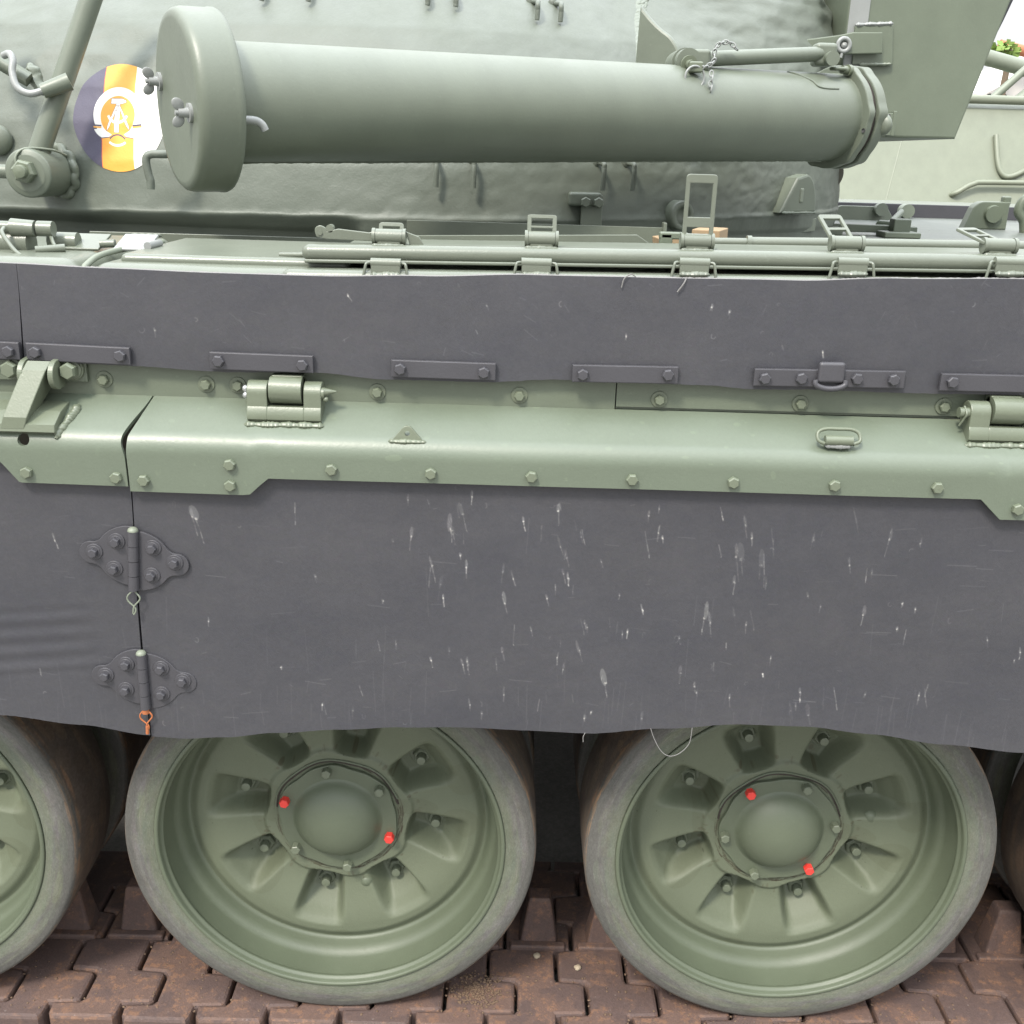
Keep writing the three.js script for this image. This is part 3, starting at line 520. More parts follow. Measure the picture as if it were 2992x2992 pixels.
for (const [x, y] of [[-0.687, 1.190], [-0.560, 1.186], [-0.521, 1.183], [-0.397, 1.210], [-0.398, 1.179], [-0.253, 1.207], [-0.112, 1.2055], [0.031, 1.205], [0.174, 1.205], [0.318, 1.205], [0.462, 1.205], [0.608, 1.206], [0.728, 1.177]]) {
  const b = P('rail_bolt', BOLT, M.bolt, tank); b.position.set(x, y, 0.1652); b.rotation.z = rr(0, 1);
}
// hinges of the rail
function railHinge(dx, dy, pinLeft) {
  const h = G('rail_hinge', tank); h.position.set(dx, dy, 0);
  const prof = (top) => { const s = new THREE.Shape(); s.moveTo(0.094, 1.284); if (top) { s.lineTo(0.094, 1.304); s.absarc(0.111, 1.304, 0.017, Math.PI, 0, true); } else { s.lineTo(0.094, 1.287); s.lineTo(0.1265, 1.2865); } s.lineTo(0.1285, 1.2865); s.quadraticCurveTo(0.134, 1.278, 0.1335, 1.269); s.lineTo(0.128, 1.2635); return s; };
  const ext = (s, x0, x1) => plate(s, x1 - x0, 0.0012).rotateY(-Math.PI / 2).scale(1, 1, 1).translate(0, 0, 0).applyMatrix4(new THREE.Matrix4().makeTranslation(x1, 0, 0));
  P('knuckle', [ext(prof(true), -0.378, -0.349), ext(prof(true), -0.297, -0.272), ext(prof(false), -0.3495, -0.2965)], M.bolt, h);
  const mid = rod([-0.346, 1.308, 0.112], [-0.3, 1.308, 0.112], 0.0195, 0.0195, 40), mp = mid.attributes.position;
  for (let i = 0; i < mp.count; i++) { const y = mp.getY(i) - 1.308, z = mp.getZ(i) - 0.112, k = 1 + 0.035 * PN.noise(mp.getX(i) * 40, y * 260, z * 260); mp.setXYZ(i, mp.getX(i), 1.308 + y * k, 0.112 + z * k); }
  mid.computeVertexNormals();
  P('centre_knuckle', [mid, box(0.046, 0.03, 0.02, -0.323, 1.314, 0.101, 0.003)], M.bolt, h);
  const w = [weld([-0.382, 1.2605, 0.1335], [-0.268, 1.2615, 0.1335], 0.0052, 15)];
  P('weld_bead', w, M.bolt, h);
  if (pinLeft === 'ball') P('pin', [new THREE.SphereGeometry(0.0052, 14, 10).translate(-0.382, 1.309, 0.114), new THREE.SphereGeometry(0.0048, 14, 10).translate(-0.3815, 1.300, 0.117)], M.steel, h);
  else P('pin', [rod([-0.392, 1.305, 0.118], [-0.376, 1.305, 0.118], 0.0075), tube([[-0.385, 1.314, 0.118], [-0.384, 1.305, 0.127], [-0.386, 1.296, 0.124], [-0.389, 1.286, 0.120]], 0.0018, 20, 6)], M.bolt, h);
  P('pin_tip', [rod([-0.272, 1.306, 0.119], [-0.268, 1.306, 0.119], 0.0085), rod([-0.268, 1.308, 0.119], [-0.251, 1.309, 0.119], 0.0065, 0.0012), new THREE.SphereGeometry(0.004, 12, 8).translate(-0.266, 1.298, 0.122)], M.bolt, h);
}
railHinge(0, 0, 'ball'); railHinge(1.0335, 0.0, 'stud');
// hinge arm at the left end
const arm = G('hinge_arm', tank);
P('mount_plate', box(0.24, 0.036, 0.006, -0.735, 1.3255, 0.0945, 0.0015), M.green, arm);
{
  const s = new THREE.Shape(); s.moveTo(0.098, 1.300); s.lineTo(0.104, 1.336); s.lineTo(0.124, 1.342); s.lineTo(0.136, 1.331); s.lineTo(0.166, 1.270); s.lineTo(0.167, 1.254); s.lineTo(0.150, 1.250); s.lineTo(0.135, 1.266);
  P('arm_bar', plate(s, 0.034, 0.0015).rotateY(-Math.PI / 2).translate(-0.655 - 1.335 * 0.34, 0, 0).applyMatrix4(new THREE.Matrix4().makeShear(0, 0, 0.34, 0, 0, 0)), M.bolt, arm);
  const f = new THREE.Shape(); f.moveTo(0.108, 1.281); f.lineTo(0.140, 1.274); f.lineTo(0.165, 1.260); f.lineTo(0.1675, 1.250); f.lineTo(0.155, 1.244); f.lineTo(0.108, 1.272);
  P('arm_foot', plate(f, 0.16, 0.0015).rotateY(-Math.PI / 2).translate(-0.640, 0, 0), M.bolt, arm);
  const ear = new THREE.Shape(); ear.moveTo(0.098, 1.303); ear.lineTo(0.098, 1.345); ear.lineTo(0.118, 1.343); ear.absarc(0.118, 1.322, 0.021, Math.PI / 2, -Math.PI / 2, true);
  for (const x of [-0.646, -0.689]) P('ear', plate(ear, 0.008, 0.001).rotateY(-Math.PI / 2).translate(x, 0, 0), M.bolt, arm);
}
P('weld_bead', weld([-0.624, 1.278, 0.112], [-0.642, 1.240, 0.163], 0.0058, 11), M.bolt, arm);
for (const x of [-0.634, -0.718]) P('arm_bolt', [hexBolt(0.0125, 0.015).translate(0, 0, 0.009), washer(0.0165, 0.0045), washer(0.0145, 0.0085)], M.bolt, arm).position.set(x, 1.3265, 0.0976);
// lug and ring on the rail
{
  const s = new THREE.Shape(); s.moveTo(-0.024, 0); s.lineTo(-0.007, 0.020); s.quadraticCurveTo(0, 0.0265, 0.007, 0.020); s.lineTo(0.024, 0);
  const hole = new THREE.Path(); hole.absarc(0, 0.0125, 0.0046, 0, 7, true);
  const lug = G('lifting_lug', tank); lug.position.set(-0.1465, 1.2465, 0.149);
  P('lug_plate', plate(s, 0.006, 0.001, [hole]).rotateX(-0.12), M.bolt, lug);
  P('weld_bead', weld([-0.027, 0.0012, 0.005], [0.027, 0.0012, 0.005], 0.0036, 8), M.bolt, lug);
  const d = G('tie_ring', tank); d.position.set(0.465, 1.2625, 0.1445); d.rotation.x = -0.5;
  P('ring', tube([[-0.020, -0.004, 0.006], [-0.029, 0.001, 0.006], [-0.029, 0.012, 0.006], [-0.019, 0.0175, 0.006], [0, 0.018, 0.006], [0.019, 0.0175, 0.006], [0.029, 0.012, 0.006], [0.030, 0.001, 0.006], [0.020, -0.004, 0.006]], 0.0027, 70, 8), M.bolt, d);
  P('clip', rod([-0.0195, 0.001, 0.006], [0.0195, 0.001, 0.006], 0.0072), M.bolt, d);
  P('weld_bead', weld([-0.019, -0.007, 0.004], [0.018, -0.007, 0.004], 0.0032, 6), M.greySteel, d);
}
// two hinges joining the skirt panels
function skirtHinge(x, y, tilt, rusty) {
  const h = G('skirt_hinge', tank); h.position.set(x, y, 0.1515 + bow(x, y)); h.rotation.z = tilt;
  const leaf = sgn => { const s = new THREE.Shape(); s.moveTo(0.002, 0.047); s.lineTo(0.012, 0.047); s.quadraticCurveTo(0.036, 0.042, 0.047, 0.026); s.quadraticCurveTo(0.053, 0.0175, 0.062, 0.0175); s.absarc(0.063, 0.000, 0.0175, Math.PI / 2, -Math.PI / 2, true); s.quadraticCurveTo(0.053, -0.0175, 0.047, -0.026); s.quadraticCurveTo(0.036, -0.042, 0.012, -0.047); s.lineTo(0.002, -0.047); const g = plate(s, 0.0034, 0.001); return sgn > 0 ? g : g.rotateY(Math.PI).translate(0, 0, 0.0034); };
  P('leaf', leaf(1), M.dark, h).position.y = -0.003; P('leaf', leaf(-1), M.dark, h).position.y = 0.004;
  for (const [bx, by] of [[-0.058, 0.006], [-0.025, 0.026], [-0.029, -0.018], [0.028, 0.021], [0.060, 0.001], [0.026, -0.023]]) {
    const b = P('bolt', [hexBolt(0.0072, 0.0085).translate(0, 0, 0.0028), washer(0.0125, 0.0022), washer(0.0092, 0.0034)], M.dark, h); b.position.set(bx, by, 0.0032); b.rotation.z = rr(0, 1);
  }
  for (let k = 0; k < 4; k++) P('barrel', rod([0, 0.0225 - k * 0.0236, 0.0062], [0, 0.0452 - k * 0.0236, 0.0062], 0.0081), M.dark, h);
  P('pin_head', new THREE.SphereGeometry(0.0078, 18, 10, 0, 6.3, 0, 1.6).scale(1, 0.8, 1).translate(0, 0.0455, 0.0062), M.farBar, h);
  P('split_pin', [tube([[-0.001, -0.049, 0.008], [-0.0085, -0.058, 0.009], [-0.008, -0.066, 0.009], [0.002, -0.076, 0.009], [0.003, -0.082, 0.009], [0.0, -0.088, 0.009]], 0.0013, 30, 6), tube([[0.001, -0.049, 0.008], [0.0085, -0.057, 0.009], [0.009, -0.063, 0.009], [0.001, -0.074, 0.0095], [-0.001, -0.086, 0.009]], 0.0013, 30, 6)], rusty ? M.rust : M.farBar, h, rusty ? 'rusty orange split pin' : 'grey split pin');
  if (rusty) P('pin_end', [rod([0, -0.056, 0.008], [0, -0.047, 0.008], 0.0055), rod([0.000, -0.092, 0.009], [0.0008, -0.078, 0.009], 0.0026)], M.rust, h);
}
skirtHinge(-0.5505, 1.057, -0.075, false); skirtHinge(-0.5545, 0.856, -0.01, true);

// ---------------------------------------------------------------- stowage bins on the fender
const binGroup = G('stowage_bin', tank); const tl = 0.0135;
P('bin_body', box(1.5, 0.10, 0.42, 0.42, 1.430, -0.116, 0.012, 4).rotateZ(0).applyMatrix4(new THREE.Matrix4().makeShear(tl, 0, 0, 0, 0, 0)), M.fender, binGroup);
P('lid_rim', [new RoundedBoxGeometry(1.5, 0.0235, 0.052, 6, 0.0115).translate(0.445, 1.5005, 0.042).applyMatrix4(new THREE.Matrix4().makeShear(tl, 0, 0, 0, 0, 0)), box(1.49, 0.005, 0.05, 0.445, 1.4895, 0.046, 0.002).applyMatrix4(new THREE.Matrix4().makeShear(tl, 0, 0, 0, 0, 0))], M.fender, binGroup);
P('lid', box(1.45, 0.006, 0.30, 0.45, 1.4925, -0.12, 0.002).applyMatrix4(new THREE.Matrix4().makeShear(tl, 0, 0, 0, 0, 0)), M.fender, binGroup);
const rimY = x => 1.5122 + tl * x;
const loopShape = (w, h, bars) => {
  const s = new THREE.Shape(); s.moveTo(-w / 2, 0); s.lineTo(w / 2, 0); s.lineTo(w / 2, h - 0.006); s.quadraticCurveTo(w / 2, h, w / 2 - 0.006, h); s.lineTo(-w / 2 + 0.006, h); s.quadraticCurveTo(-w / 2, h, -w / 2, h - 0.006);
  const holes = []; for (const [a, b] of bars) { const p = new THREE.Path(); p.moveTo(-w / 2 + 0.006, a); p.lineTo(w / 2 - 0.006, a); p.lineTo(w / 2 - 0.006, b); p.lineTo(-w / 2 + 0.006, b); holes.push(p); }
  return plate(s, 0.0045, 0.001, holes).translate(0, 0, -0.002);
};
function latch(x, kind) {
  const g = G('latch', tank); g.position.set(x, rimY(x), 0.045);
  P('barrel', [rod([-0.019, 0.011, 0], [0.019, 0.011, 0], 0.0105, 0.0105, 26), box(0.034, 0.014, 0.016, 0, 0.002, 0, 0.003)], M.fender, g);
  for (const s of [-1, 1]) P('ear', rod([s * 0.0195, 0.011, 0], [s * 0.024, 0.011, 0], 0.0115, 0.0115, 20), M.fender, g);
  P('weld_bead', weld([-0.024, -0.001, 0.010], [0.024, -0.001, 0.010], 0.0028, 6), M.fender, g);
  const loop = kind === 'tall' ? loopShape(0.044, 0.092, [[0.004, 0.020], [0.034, 0.080]]) : loopShape(0.042, 0.062, [[0.004, 0.026], [0.032, 0.052]]);
  if (kind === 'tall') loop.translate(0, 0.010, 0);
  if (kind === 'low') loop.scale(1, 0.52, 1).rotateX(-0.25).translate(0, 0.012, -0.002);
  if (kind === 'back') loop.scale(1, 0.85, 1).rotateX(-0.85).rotateY(0.42).translate(-0.003, 0.012, -0.004);
  if (kind === 'flat') loop.scale(1, 0.9, 1).rotateX(-1.28).rotateY(0.5).translate(-0.006, 0.014, -0.004);
  if (kind === 'handle') {
    P('loop', loopShape(0.036, 0.02, [[0.004, 0.014]]).rotateX(-0.3).translate(0.002, 0.010, -0.008), M.fender, g);
    const s = new THREE.Shape(); s.moveTo(-0.105, 0.006); s.quadraticCurveTo(-0.112, 0.020, -0.100, 0.022); s.quadraticCurveTo(-0.090, 0.020, -0.090, 0.014); s.lineTo(-0.074, 0.018); s.lineTo(-0.030, 0.014); s.lineTo(-0.012, 0.018); s.lineTo(-0.012, 0.002); s.lineTo(-0.09, 0.003);
    P('handle', [plate(s, 0.006, 0.001).translate(0, 0.001, -0.012), rod([-0.1, 0.013, -0.018], [-0.1, 0.013, -0.004], 0.0035), rod([-0.086, 0.019, -0.020], [-0.086, 0.019, -0.006], 0.0055)], M.fender, g);
    P('catch', plate([[0.024, 0.018], [0.042, 0.012], [0.052, -0.002], [0.03, -0.003]], 0.006, 0.001).translate(0, 0, -0.006), M.fender, g);
  } else P('loop', loop, M.fender, g);
}
latch(-0.182, 'handle'); latch(0.036, 'low'); latch(0.258, 'tall'); latch(0.472, 'back'); latch(0.690, 'flat');
for (const x of [-0.182, 0.029, 0.250, 0.471, 0.690]) {              // keepers with wire loops below the rim
  const g = G('latch_keeper', tank); g.position.set(x, 1.4835 + 0.021 * (x + 0.18) / 0.87 * 1.25, 0.0865);
  P('clip', [rod([-0.021, 0.004, 0], [0.021, 0.004, 0], 0.0068, 0.0068, 20), box(0.041, 0.014, 0.005, 0, -0.004, 0.0035, 0.0015)], M.fender, g);
  P('weld_bead', weld([-0.021, -0.012, 0.007], [0.021, -0.011, 0.007], 0.0042, 6), M.fender, g);
  P('wire', tube([[-0.020, 0.004, 0], [-0.0265, 0.0035, 0.002], [-0.0285, -0.001, 0.004], [-0.0325, -0.022, 0.006], [-0.031, -0.026, 0.006], [0, -0.026, 0.006], [0.031, -0.026, 0.006], [0.0315, -0.022, 0.006], [0.0285, -0.001, 0.004], [0.0265, 0.0035, 0.002], [0.020, 0.004, 0]], 0.0021, 90, 8), M.fender, g);
}
// rounded tank tops at the left
const ft = G('fuel_tank', tank);
P('tank_shell', new RoundedBoxGeometry(0.56, 0.15, 0.46, 6, 0.035).translate(-0.893, 1.405, -0.135), M.fender, ft);
P('strap', tube([[-0.609, 1.43, 0.094], [-0.6085, 1.462, 0.090], [-0.606, 1.474, 0.072], [-0.603, 1.482, 0.02], [-0.592, 1.484, -0.10], [-0.575, 1.486, -0.16]], 0.0045, 40, 8), M.farBar, ft);
P('filler_flap', [box(0.055, 0.004, 0.06, 0, 0, 0, 0.0015).rotateX(0.3).translate(-0.662, 1.4905, -0.07), rod([-0.634, 1.490, -0.05], [-0.612, 1.491, -0.05], 0.006)], M.fender, ft);
P('filler_flap', [box(0.052, 0.004, 0.06, 0, 0, 0, 0.0015).rotateX(0.3).translate(-0.583, 1.4925, -0.06), rod([-0.556, 1.4905, -0.085], [-0.556, 1.4905, -0.03], 0.0058)], M.greySteel, ft);
P('chain', [0, 1, 2, 3].map(i => new THREE.TorusGeometry(0.006, 0.002, 8, 14).rotateX(1.3).translate(-0.60 + i * 0.011, 1.4995, -0.11)), M.fender, ft);
const ft2 = G('fuel_tank', tank);
P('tank_shell', new RoundedBoxGeometry(0.42, 0.15, 0.46, 6, 0.030).translate(-0.397, 1.4005, -0.135), M.fender, ft2);
P('tank_step', new RoundedBoxGeometry(0.33, 0.02, 0.30, 4, 0.009).translate(-0.405, 1.4765, -0.10), M.fender, ft2);
P('handle_end', [rod([-0.345, 1.488, 0.02], [-0.300, 1.490, 0.03], 0.004), rod([-0.345, 1.481, 0.024], [-0.300, 1.483, 0.034], 0.004)], M.fender, ft2);
const tc = G('tow_clamp', tank);
P('clamp_roller', [rod([-0.96, 1.488, -0.04], [-0.735, 1.489, -0.04], 0.020, 0.020, 26), rod([-0.715, 1.491, -0.06], [-0.672, 1.491, -0.06], 0.014, 0.014, 24)], M.fender, tc);
P('clamp_lever', [rod([-0.84, 1.514, -0.03], [-0.756, 1.512, -0.03], 0.009), rod([-0.757, 1.512, -0.03], [-0.722, 1.511, -0.03], 0.0135, 0.012), rod([-0.720, 1.511, -0.035], [-0.697, 1.511, -0.035], 0.0115)], M.fender, tc);
P('clamp_wire', tube([[-0.762, 1.512, -0.015], [-0.758, 1.505, 0.0], [-0.735, 1.485, 0.02], [-0.718, 1.475, 0.03]], 0.0033, 24, 8), M.fender, tc);
P('clamp_wire', tube([[-0.700, 1.500, -0.03], [-0.690, 1.490, -0.015], [-0.682, 1.484, -0.01]], 0.0028, 16, 8), M.fender, tc);
P('clamp_wire', rod([-0.712, 1.4825, 0.0], [-0.674, 1.4855, -0.015], 0.0062), M.fender, tc);

// plates and parts between the bins and the turret
P('back_flange', box(0.62, 0.034, 0.004, -0.52, 1.4555, -0.5, 0.001), M.fender, tank);
P('ledge', [box(0.565, 0.036, 0.005, 0.040, 1.4755, -0.785, 0.001).rotateZ(0), box(0.008, 0.042, 0.030, 0.325, 1.4835, -0.785, 0.002)], M.fender, tank);
P('guard_plate', plate([[-0.21, 1.462], [0.262, 1.478], [0.222, 1.503], [-0.20, 1.490]], 0.006, 0.001).translate(0, 0, -0.40), M.fender, tank);
P('torsion_rod', [rod([0.30, 1.500, -0.3], [0.405, 1.5015, -0.3], 0.0080), rod([0.404, 1.5015, -0.3], [0.412, 1.5015, -0.3], 0.0125), rod([0.411, 1.5015, -0.3], [0.575, 1.5045, -0.3], 0.0102), rod([0.574, 1.5045, -0.3], [0.582, 1.5045, -0.3], 0.0125), rod([0.58, 1.5045, -0.3], [0.95, 1.509, -0.3], 0.0100)], M.fender, tank);
P('rod_clevis', [box(0.05, 0.012, 0.02, 0.275, 1.510, -0.3, 0.003), box(0.022, 0.045, 0.02, 0.262, 1.492, -0.3, 0.003)], M.green, tank);

// deck fittings: hinges, straps and blocks
const onDeck = (name, x, z, list, mat = M.green) => { const g = P(name, list, mat, tank); g.position.set(x, deckTop, z); return g; };
onDeck('deck_hinge', 1.78, -2.50, [plate((() => { const s = new THREE.Shape(); s.moveTo(-0.10, 0); s.lineTo(-0.075, 0.075); s.quadraticCurveTo(-0.06, 0.10, -0.03, 0.10); s.lineTo(0.06, 0.10); s.lineTo(0.06, 0); return s; })(), 0.05, 0.004), rod([0, 0.055, 0.045], [0, 0.055, 0.066], 0.034, 0.030, 28), box(0.03, 0.03, 0.03, 0.05, 0.105, 0.03, 0.006)]);
onDeck('deck_hook', 1.84, -2.30, [tube([[0, 0, 0], [-0.01, 0.04, 0], [-0.035, 0.075, 0], [-0.02, 0.115, 0], [0.02, 0.12, 0], [0.05, 0.10, 0]], 0.017, 30, 12), rod([0.03, 0.03, 0.0], [0.03, 0.09, 0.02], 0.035, 0.03)]);
onDeck('deck_block', 1.22, -1.84, [box(0.115, 0.018, 0.09, 0, 0.009, 0, 0.004), box(0.055, 0.042, 0.05, 0.012, 0.035, -0.03, 0.004), box(0.19, 0.024, 0.03, -0.10, 0.020, -0.09, 0.003)]);
onDeck('deck_block', 1.00, -1.85, [box(0.075, 0.026, 0.06, 0, 0.013, 0, 0.006), box(0.03, 0.03, 0.04, -0.055, 0.012, 0.02, 0.004)]);
onDeck('deck_strap', 1.33, -2.12, [rod([-0.05, 0.02, 0], [0.09, 0.055, -0.28], 0.011), rod([-0.07, 0.012, -0.02], [-0.04, 0.012, 0.03], 0.026), box(0.07, 0.02, 0.05, 0.0, 0.012, 0.03, 0.005)]);
onDeck('deck_strap', 1.28, -2.75, [plate([[-0.24, 0], [0.02, 0.06], [0.20, 0.06], [0.24, 0.0]], 0.02, 0.002), rod([0.17, 0.05, 0.02], [0.17, 0.05, 0.05], 0.025), rod([-0.24, 0.01, 0], [-0.19, 0.02, 0.05], 0.028)], M.farBar);
onDeck('deck_panel', 0.72, -1.75, [plate([[-0.16, 0], [-0.02, 0.02], [0.14, 0.0]], 0.08, 0.002)]);
onDeck('deck_panel', 1.2, -2.55, [box(0.5, 0.008, 0.3, 0, 0.004, 0, 0.002)], M.roof);
P('far_bin', [box(4.2, 0.16, 0.36, 3.17, 1.399, -3.41, 0.006, 3)], M.fender, tank);
P('far_skirt_panel', box(4.2, 0.058, 0.012, 3.17, 1.4475, -3.214, 0.002), M.dark, tank);
P('far_bracket', [box(0.05, 0.06, 0.06, 1.12, 1.447, -3.18, 0.006), rod([1.00, 1.425, -2.9], [1.16, 1.465, -3.15], 0.022), rod([1.70, 1.45, -3.15], [1.70, 1.45, -3.10], 0.03)], M.farBar, tank);

// ---------------------------------------------------------------- turret
const plan = new THREE.CatmullRomCurve3([[-2.6, -2.2], [-2.2, -1.60], [-1.75, -1.24], [-1.3, -1.04], [-0.9, -0.94], [-0.5, -0.885], [-0.1, -0.90], [0.3, -1.045], [0.65, -1.30], [0.895, -1.56], [1.005, -1.80], [1.065, -2.1], [1.02, -2.6], [0.7, -3.1]].map(([x, z]) => V(x, 0, z)), false, 'centripetal');
const PLAN_N = 700, planPts = plan.getSpacedPoints(PLAN_N), PLAN_L = plan.getLength();
const prof = [[0.060, 1.405], [0.058, 1.448], [0.008, 1.477], [0.000, 1.486], [0.004, 1.494], [0.010, 1.53], [0.022, 1.60], [0.048, 1.68], [0.086, 1.76], [0.134, 1.835], [0.198, 1.91], [0.290, 1.98], [0.39, 2.05], [0.54, 2.11], [0.80, 2.16], [1.25, 2.19]];
const profLen = [0]; for (let i = 1; i < prof.length; i++) profLen.push(profLen[i - 1] + Math.hypot(prof[i][0] - prof[i - 1][0], prof[i][1] - prof[i - 1][1]));
function profAt(h) { let i = 1; while (i < prof.length - 1 && profLen[i] < h) i++; const k = clamp((h - profLen[i - 1]) / (profLen[i] - profLen[i - 1])); return [lerp(prof[i - 1][0], prof[i][0], k), lerp(prof[i - 1][1], prof[i][1], k)]; }
function planAt(s) { const q = clamp(s / PLAN_L) * PLAN_N, i = Math.min(PLAN_N - 1, Math.floor(q)), k = q - i, p = planPts[i].clone().lerp(planPts[i + 1], k), t = planPts[i + 1].clone().sub(planPts[i]).normalize(); return [p, V(-t.z, 0, t.x)]; }
const sOfX = x => { for (let i = 0; i < PLAN_N; i++) if (planPts[i].x <= x && planPts[i + 1].x > x) return (i + (x - planPts[i].x) / (planPts[i + 1].x - planPts[i].x)) / PLAN_N * PLAN_L; return 0; };
function scallop(x, y) {                                             // hammered facets: soft cells
  const xi = Math.floor(x), yi = Math.floor(y); let m = 9;
  for (let j = -1; j <= 1; j++) for (let i = -1; i <= 1; i++) { const a = xi + i, b = yi + j, h = Math.sin(a * 127.1 + b * 311.7) * 43758.5, g = Math.sin(a * 269.5 + b * 183.3) * 24634.6; m = Math.min(m, Math.hypot(a + h - Math.floor(h) - x, b + g - Math.floor(g) - y)); }
  return m;
}
function turretPoint(s, h, lift = 0) {
  const [p, n] = planAt(s); let [o, y] = profAt(h);
  const under = 1 - sm(-0.40, -0.345, p.x);                          // the lip is undercut only towards the front
  if (y < 1.486) o = lerp(o * 0.25 - 0.004, o, under);
  const rear = sm(0.35, 1.0, p.x); if (y > 1.49) o *= lerp(1, 0.22, rear);
  let d = 0;
  if (y > 1.47) {
    const rough = sm(0.1, 0.5, p.x) * sm(1.0, 0.6, p.x);
    d = 0.007 * fbm(s * 3.2, h * 4.0, 1.7, 3) + (0.0012 + 0.003 * sm(-0.5, 0, p.x)) * fbm(s * 17, h * 22, 4.1, 3) + rough * 0.0042 * fbm(s * 55, h * 55, 7.7, 2);
    const fac = Math.max(sm(0.45, 0.7, p.x) * sm(1.80, 1.9, y), sm(-0.7, -1.0, p.x) * sm(1.74, 1.82, y) * 0.7, sm(-0.4, -0.9, p.x) * 0.25);
    d += fac * 0.016 * (scallop(s * 9, h * 13) - 0.45);
    if (y < 1.50) d += 0.004 * fbm(s * 30, h * 9, 2.2, 2);
  }
  return p.addScaledVector(n, -o + d + lift).setY(y + (y > 1.47 && y < 1.495 ? 0.004 * fbm(s * 9, 3, 1, 3) - 0.004 + 0.014 * (p.x + 1.16) * 0.9 : y >= 1.495 ? lerp(0.014 * (p.x + 1.16) * 0.9 - 0.004, 0, sm(1.495, 1.6, y)) : 0));
}
function turretGeometry() {
  const ns = 620, hs = []; for (let i = 0; i < prof.length - 1; i++) { const n = [2, 5, 2, 2, 5, 9, 14, 14, 14, 12, 10, 8, 8, 6, 4][i]; for (let k = 0; k < n; k++) hs.push(lerp(profLen[i], profLen[i + 1], k / n)); } hs.push(profLen[prof.length - 1]);
  const pos = [], idx = [], uv = [], w = ns + 1;
  hs.forEach((h, j) => { for (let i = 0; i <= ns; i++) { const s = PLAN_L * i / ns, p = turretPoint(s, h); pos.push(p.x, p.y, p.z); uv.push(s, h); if (i < ns && j < hs.length - 1) { const a = j * w + i; idx.push(a, a + 1, a + w + 1, a, a + w + 1, a + w); } } });
  const g = new THREE.BufferGeometry(); g.setAttribute('position', new THREE.Float32BufferAttribute(pos, 3)); g.setAttribute('uv', new THREE.Float32BufferAttribute(uv, 2)); g.setIndex(idx); g.computeVertexNormals(); g.userData.keepUV = true; return g;
}
const turret = G('turret', tank);
P('turret_shell', turretGeometry(), M.turret, turret);
const hOfY = y => { for (let i = 1; i < prof.length; i++) if (i > 3 && prof[i][1] >= y) return lerp(profLen[i - 1], profLen[i], (y - prof[i - 1][1]) / (prof[i][1] - prof[i - 1][1])); return 0; };
{ // the emblem lies on the casting
  const s0 = sOfX(-0.948), h0 = hOfY(1.697), pos = [], uv = [], idx = [], nr = 26, na = 96;
  for (let j = 0; j <= nr; j++) for (let i = 0; i <= na; i++) {
    const a = i / na * Math.PI * 2, r = j / nr, x = r * Math.cos(a), y = r * Math.sin(a), p = turretPoint(s0 + 0.120 * x - 0.015 * y, h0 + 0.131 * y, 0.0012);
    pos.push(p.x, p.y, p.z); uv.push(0.5 + x / 2, 0.5 + y / 2); if (j < nr && i < na) { const q = j * (na + 1) + i; idx.push(q, q + na + 1, q + na + 2, q, q + na + 2, q + 1); }
  }
  const g = new THREE.BufferGeometry(); g.setAttribute('position', new THREE.Float32BufferAttribute(pos, 3)); g.setAttribute('uv', new THREE.Float32BufferAttribute(uv, 2)); g.setIndex(idx); g.computeVertexNormals(); g.userData.keepUV = true;
  P('emblem', g, M.emblem, turret, 'round black, orange and white emblem with hammer and compasses');
}
const wall = (x, y, lift = 0) => { const p = turretPoint(sOfX(x), hOfY(y), lift); return [p.x, p.y, p.z]; };
// pegs
function peg(x, yTop, len, r = 0.0062) {
  const a = wall(x, yTop, -0.01), b = wall(x, yTop - 0.004, 0.03), e = wall(x, yTop - len, 0.02), z = Math.max(b[2] + 0.008, e[2]);
  P('peg', [tube([a, b, [b[0] + 0.001, yTop - 0.014, z - 0.003], [b[0] + 0.001, yTop - 0.03, z], [b[0], yTop - len, z]], r, 26, 10), new THREE.SphereGeometry(0.011, 12, 8).scale(1, 1.3, 0.8).translate(a[0], a[1], a[2] + 0.01)], M.turret, turret);
}
for (const x of [-0.186, -0.102, 0.200, 0.276]) peg(x, 1.625, 0.064);
for (const x of [0.135, 0.205]) peg(x, 1.995, 0.05);
for (const x of [-0.66, -0.53, -0.20, -0.108]) peg(x, 2.00, 0.035);
P('peg', tube([wall(-0.72, 1.63, -0.02), [-0.775, 1.616, -0.86], [-0.815, 1.614, -0.845], [-0.826, 1.603, -0.842], [-0.824, 1.575, -0.842], [-0.820, 1.558, -0.842], [-0.821, 1.540, -0.842]], 0.0088, 50, 12), M.turret, turret);
